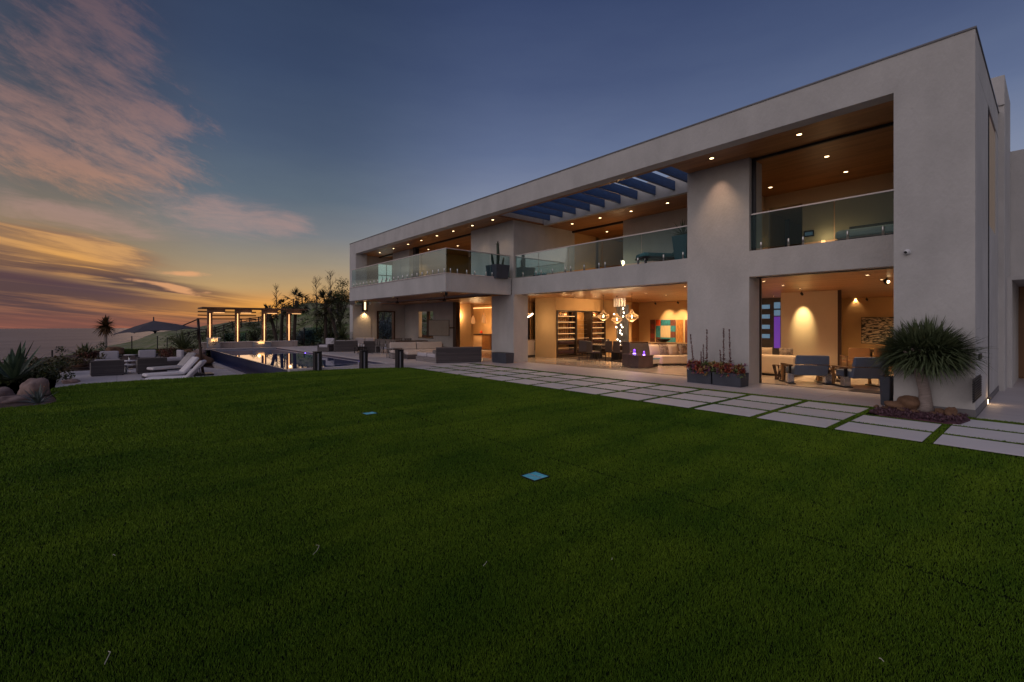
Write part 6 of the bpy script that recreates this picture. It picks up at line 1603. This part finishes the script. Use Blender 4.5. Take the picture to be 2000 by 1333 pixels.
# bed
q = dp(1690, dep(16.9, uv_(1690, 16.9))); t = thing('bed', 'wide bed with grey covers and pillows in the upper right bedroom', 'bed', (17.4, 3.3, Z2), 0)
m = MB(); m.rbox(-1.1, 1.1, -1.0, 1.0, .12, .42, .05); m.obj('bed_base', mat('bed_dark', (.05, .05, .055), .6), t)
m = MB(); m.rbox(-1.12, 1.05, -.98, .98, .42, .70, .12, 4); m.obj('mattress', mat('bed_cover', (.36, .40, .44), .9, var=.08, vscale=2, bump=.4, bscale=6), t)
m = MB(); m.box(1.12, 1.25, -1.15, 1.15, 0, 1.15); m.obj('headboard', MATS['bed_dark'], t, bevel=.02)
for y in (-.5, .5): m = MB(); m.rbox(.45, .95, y - .38, y + .38, .68, .86, .08, 4); m.obj('pillow', MATS['white_cushion'], t)
t = thing('wall_panel', 'small black control panel on the upper bedroom wall', 'control panel', (VB - .02, uv_(1580, VB), hz(442, VB, 4)))
m = MB(); m.box(-.01, .02, -.17, .17, -.11, .11); m.obj('bezel', MATS['black_gloss'], t, bevel=.01); m = MB(); m.box(-.014, -.01, -.12, .12, -.06, .06); m.obj('screen', mat('panel_screen', (.03, .05, .07), .3, emit=(.08, .12, .16), es=.4), t)
q = uv_(1606, 18.3); t = thing('bedside_lamp', 'low lit bedside lamp glowing on the upper bedroom wall', 'lamp', (18.4, q, Z2 + .55)); m = MB(); m.lathe([(.06, 0), (.02, .04), (.02, .16)], (0, 0, 0), 8); m.obj('stem', BRONZE, t); m = MB(); m.lathe([(.07, .14), (.055, .24)], (0, 0, 0), 12, False); m.obj('lamp_shade', LEDW, t); point((18.5, q, Z2 + .9), 5)
t = thing('nightstand', 'dark nightstand under the lit bedside lamp', 'nightstand', (18.4, q, Z2)); m = MB(); m.box(-.25, .25, -.3, .3, .03, .55); m.obj('body', WOODD, t, bevel=.01); m = MB(); m.box(-.2, .2, -.25, .25, 0, .03); m.obj('foot', METAL_D, t)
# terrace furniture upper middle
def chaise2(label, x, zd, rot):
    q = dp(x, zd); t = thing('balcony_lounger', label, 'lounger', (q.x, q.y, Z2), rot, 'dark teal loungers on the upper middle balcony'); TE = mat('teal_cushion', (.05, .16, .18), .8, var=.1)
    m = MB(); m.rbox(-.9, .5, -.33, .33, .28, .42, .05); m.obj('seat_cushion', TE, t)
    m = MB(); c, s = math.cos(R(48)), math.sin(R(48)); m.rbox(0, .8, -.33, .33, 0, .12, .04); m.v = [(.48 + x_ * c - z_ * s, y_, .3 + x_ * s + z_ * c) for x_, y_, z_ in m.v]; m.obj('backrest', TE, t)
    m = MB(); m.box(-.9, .6, -.35, .35, .22, .28); m.obj('frame', METAL_D, t)
    for a_ in (-.8, .5):
        for b_ in (-.3, .3): m = MB(); m.box(a_ - .02, a_ + .02, b_ - .02, b_ + .02, 0, .22); m.obj('leg', METAL_D, t)
chaise2('teal lounger with raised back beside the tall balcony planter', 1295, 16.6, R(-30)); chaise2('teal lounger at the left end of the middle balcony', 1030, 22.6, R(150))
t_ = uv_(1331, 14.9); t = thing('balcony_planter', 'tall tapered teal planter with a spiky plant at the right end of the balcony', 'planter', (15.0, t_ - .02, Z2))
m = MB(); m.hull([(-.2, -.2, 0), (.2, -.2, 0), (.2, .2, 0), (-.2, .2, 0)], [(-.29, -.29, .98), (.29, -.29, .98), (.29, .29, .98), (-.29, .29, .98)]); m.obj('planter_box', mat('teal_planter', (.03, .10, .13), .4), t, bevel=.01)
m = MB(); rosette(m, (0, 0, .98), 50, .6, .045, 10, 85, .25, 9); m.obj('leaves', YUC, t)
q = dp(1219, 20.0); t = thing('side_lamp', 'bright table lamp on a small table behind the balcony glass', 'lamp', (17.4 + .1, uv_(1213, 17.5), Z2)); m = MB(); m.box(-.3, .3, -.25, .25, .0, .45); m.obj('side_table', mat('white_lacquer2', (.5, .5, .5), .4), t, bevel=.01); m = MB(); m.lathe([(.05, .45), (.02, .5), (.02, .7)], (0, -.1, 0), 8); m.obj('stem', STEEL, t); m = MB(); m.lathe([(.08, .66), (.06, .80)], (0, -.1, 0), 12, False); m.obj('lamp_shade', LAMP, t)
point((18.2, uv_(1205, 18.2), Z2 + 1.3), 22)
art('blue grey abstract painting behind the middle balcony glass', 1132, 1166, 486, 514, 23.9, (3, 2, ['blue', 'navy', 'blue'], [0, 1, 0, 1, 1, 0]), frame=METAL_D)
# upper left room
art('framed dark blue painting with pale swirl in the upper left room', 822, 851, 508, 545, 20.1, (2, 2, ['navy', 'blue'], [0, 0, 0, 1]), frame=mat('pale_frame', (.45, .33, .2), .5))
q = uv_(873, 15.6); t = thing('barrel_chair', 'dark rounded chair behind the side balcony glass', 'chair', (15.8, q, Z2)); m = MB(); m.lathe([(.36, .05), (.40, .2), (.40, 1.0), (.33, 1.0), (.33, .4)], (0, 0, 0), 16, False); m.obj('backrest', mat('dark_teal', (.02, .04, .05), .5), t); m = MB(); m.lathe([(.33, .05), (.33, .42)], (0, 0, 0), 16); m.obj('seat', MATS['dark_teal'], t); m = MB(); m.lathe([(.3, 0), (.3, .05)], (0, 0, 0), 12); m.obj('foot', METAL_D, t)
for v, u, e in ((17.5, 22.5, 130), (17.5, 27.5, 60), (17, 3.5, 10), (21.5, uv_(1160, 21), 35), (21, 6.9, 35)): spot((v, u, ZSO - .04), e, 140, 1, (1, .66, .34), .15)  # added room fill: wide spots with no lamp body, upper floor
# cactus planter on the side balcony
vv = 13.3; u_ = uv_(972, vv); t = thing('cactus_planter', 'square dark planter with a branched cactus on the side balcony', 'planter', (vv, u_, Z2))
m = MB(); m.hull([(-.34, -.34, 0), (.34, -.34, 0), (.34, .34, 0), (-.34, .34, 0)], [(-.40, -.40, .62), (.40, -.40, .62), (.40, .40, .62), (-.40, .40, .62)]); m.obj('planter_box', SLATE, t, bevel=.01)
m = MB(); CA = mat('cactus_green', (.03, .045, .03), .7, var=.3)
m.tube([(0, 0, .6), (.03, 0, 1.1), (0, 0, 1.62)], [.07, .075, .06], 8); m.tube([(-.15, .12, .6), (-.2, .15, .9), (-.22, .16, 1.15)], [.05, .06, .04], 8); m.tube([(.2, -.1, .6), (.22, -.12, .8), (.25, -.13, .98)], [.05, .05, .03], 8); m.obj('cactus', CA, t)
m = MB(); rosette(m, (0, 0, 1.6), 16, .16, .03, -10, 80, .1, 3); m.obj('cactus_top', CA, t)
# camera under the balcony corner
t = thing('corner_camera', 'black camera under the front corner of the balcony', 'camera', (10.75, 16.95, ZB)); m = MB(); m.lathe([(.07, 0), (.07, -.05), (.05, -.1)], (0, 0, 0), 12); m.obj('housing', METAL_D, t); m = MB(); m.ball((0, 0, -.11), .05, 8); m.obj('lens', MATS['black_gloss'], t)
# dry leaves and blades on the turf
for k, (x, y, rt) in enumerate(((622, 1078, .4), (218, 1284, 1.0), (950, 1103, .1), (1196, 1093, 0), (224, 1085, 2), (1723, 1290, 1))):
    p = gp(x, y, .02); t = thing('dry_leaf', ['curled pale dry leaf on the lawn left of centre', 'pale dry stalk near the lower left of the lawn', 'short pale straw in the middle of the lawn', 'tiny pale leaf right of the straw', 'tiny pale leaf far left on the lawn', 'tiny pale leaf at the lower right of the lawn'][k], 'leaf', (p.x, p.y, .02), rt, 'dry leaves on the lawn')
    m = MB(); L_ = (.05, .05, .03, .008, .01, .01)[k]
    m.tube([(-L_, 0, 0), (0, L_ * .3, .006), (L_ * .6, L_ * .5, .03 if k == 0 else .008), (L_ * (.3 if k == 0 else .9), L_ * .9, .035 if k == 0 else .004)], .0022, 5); m.obj('stalk', mat('straw', (.45, .42, .34), .8), t)
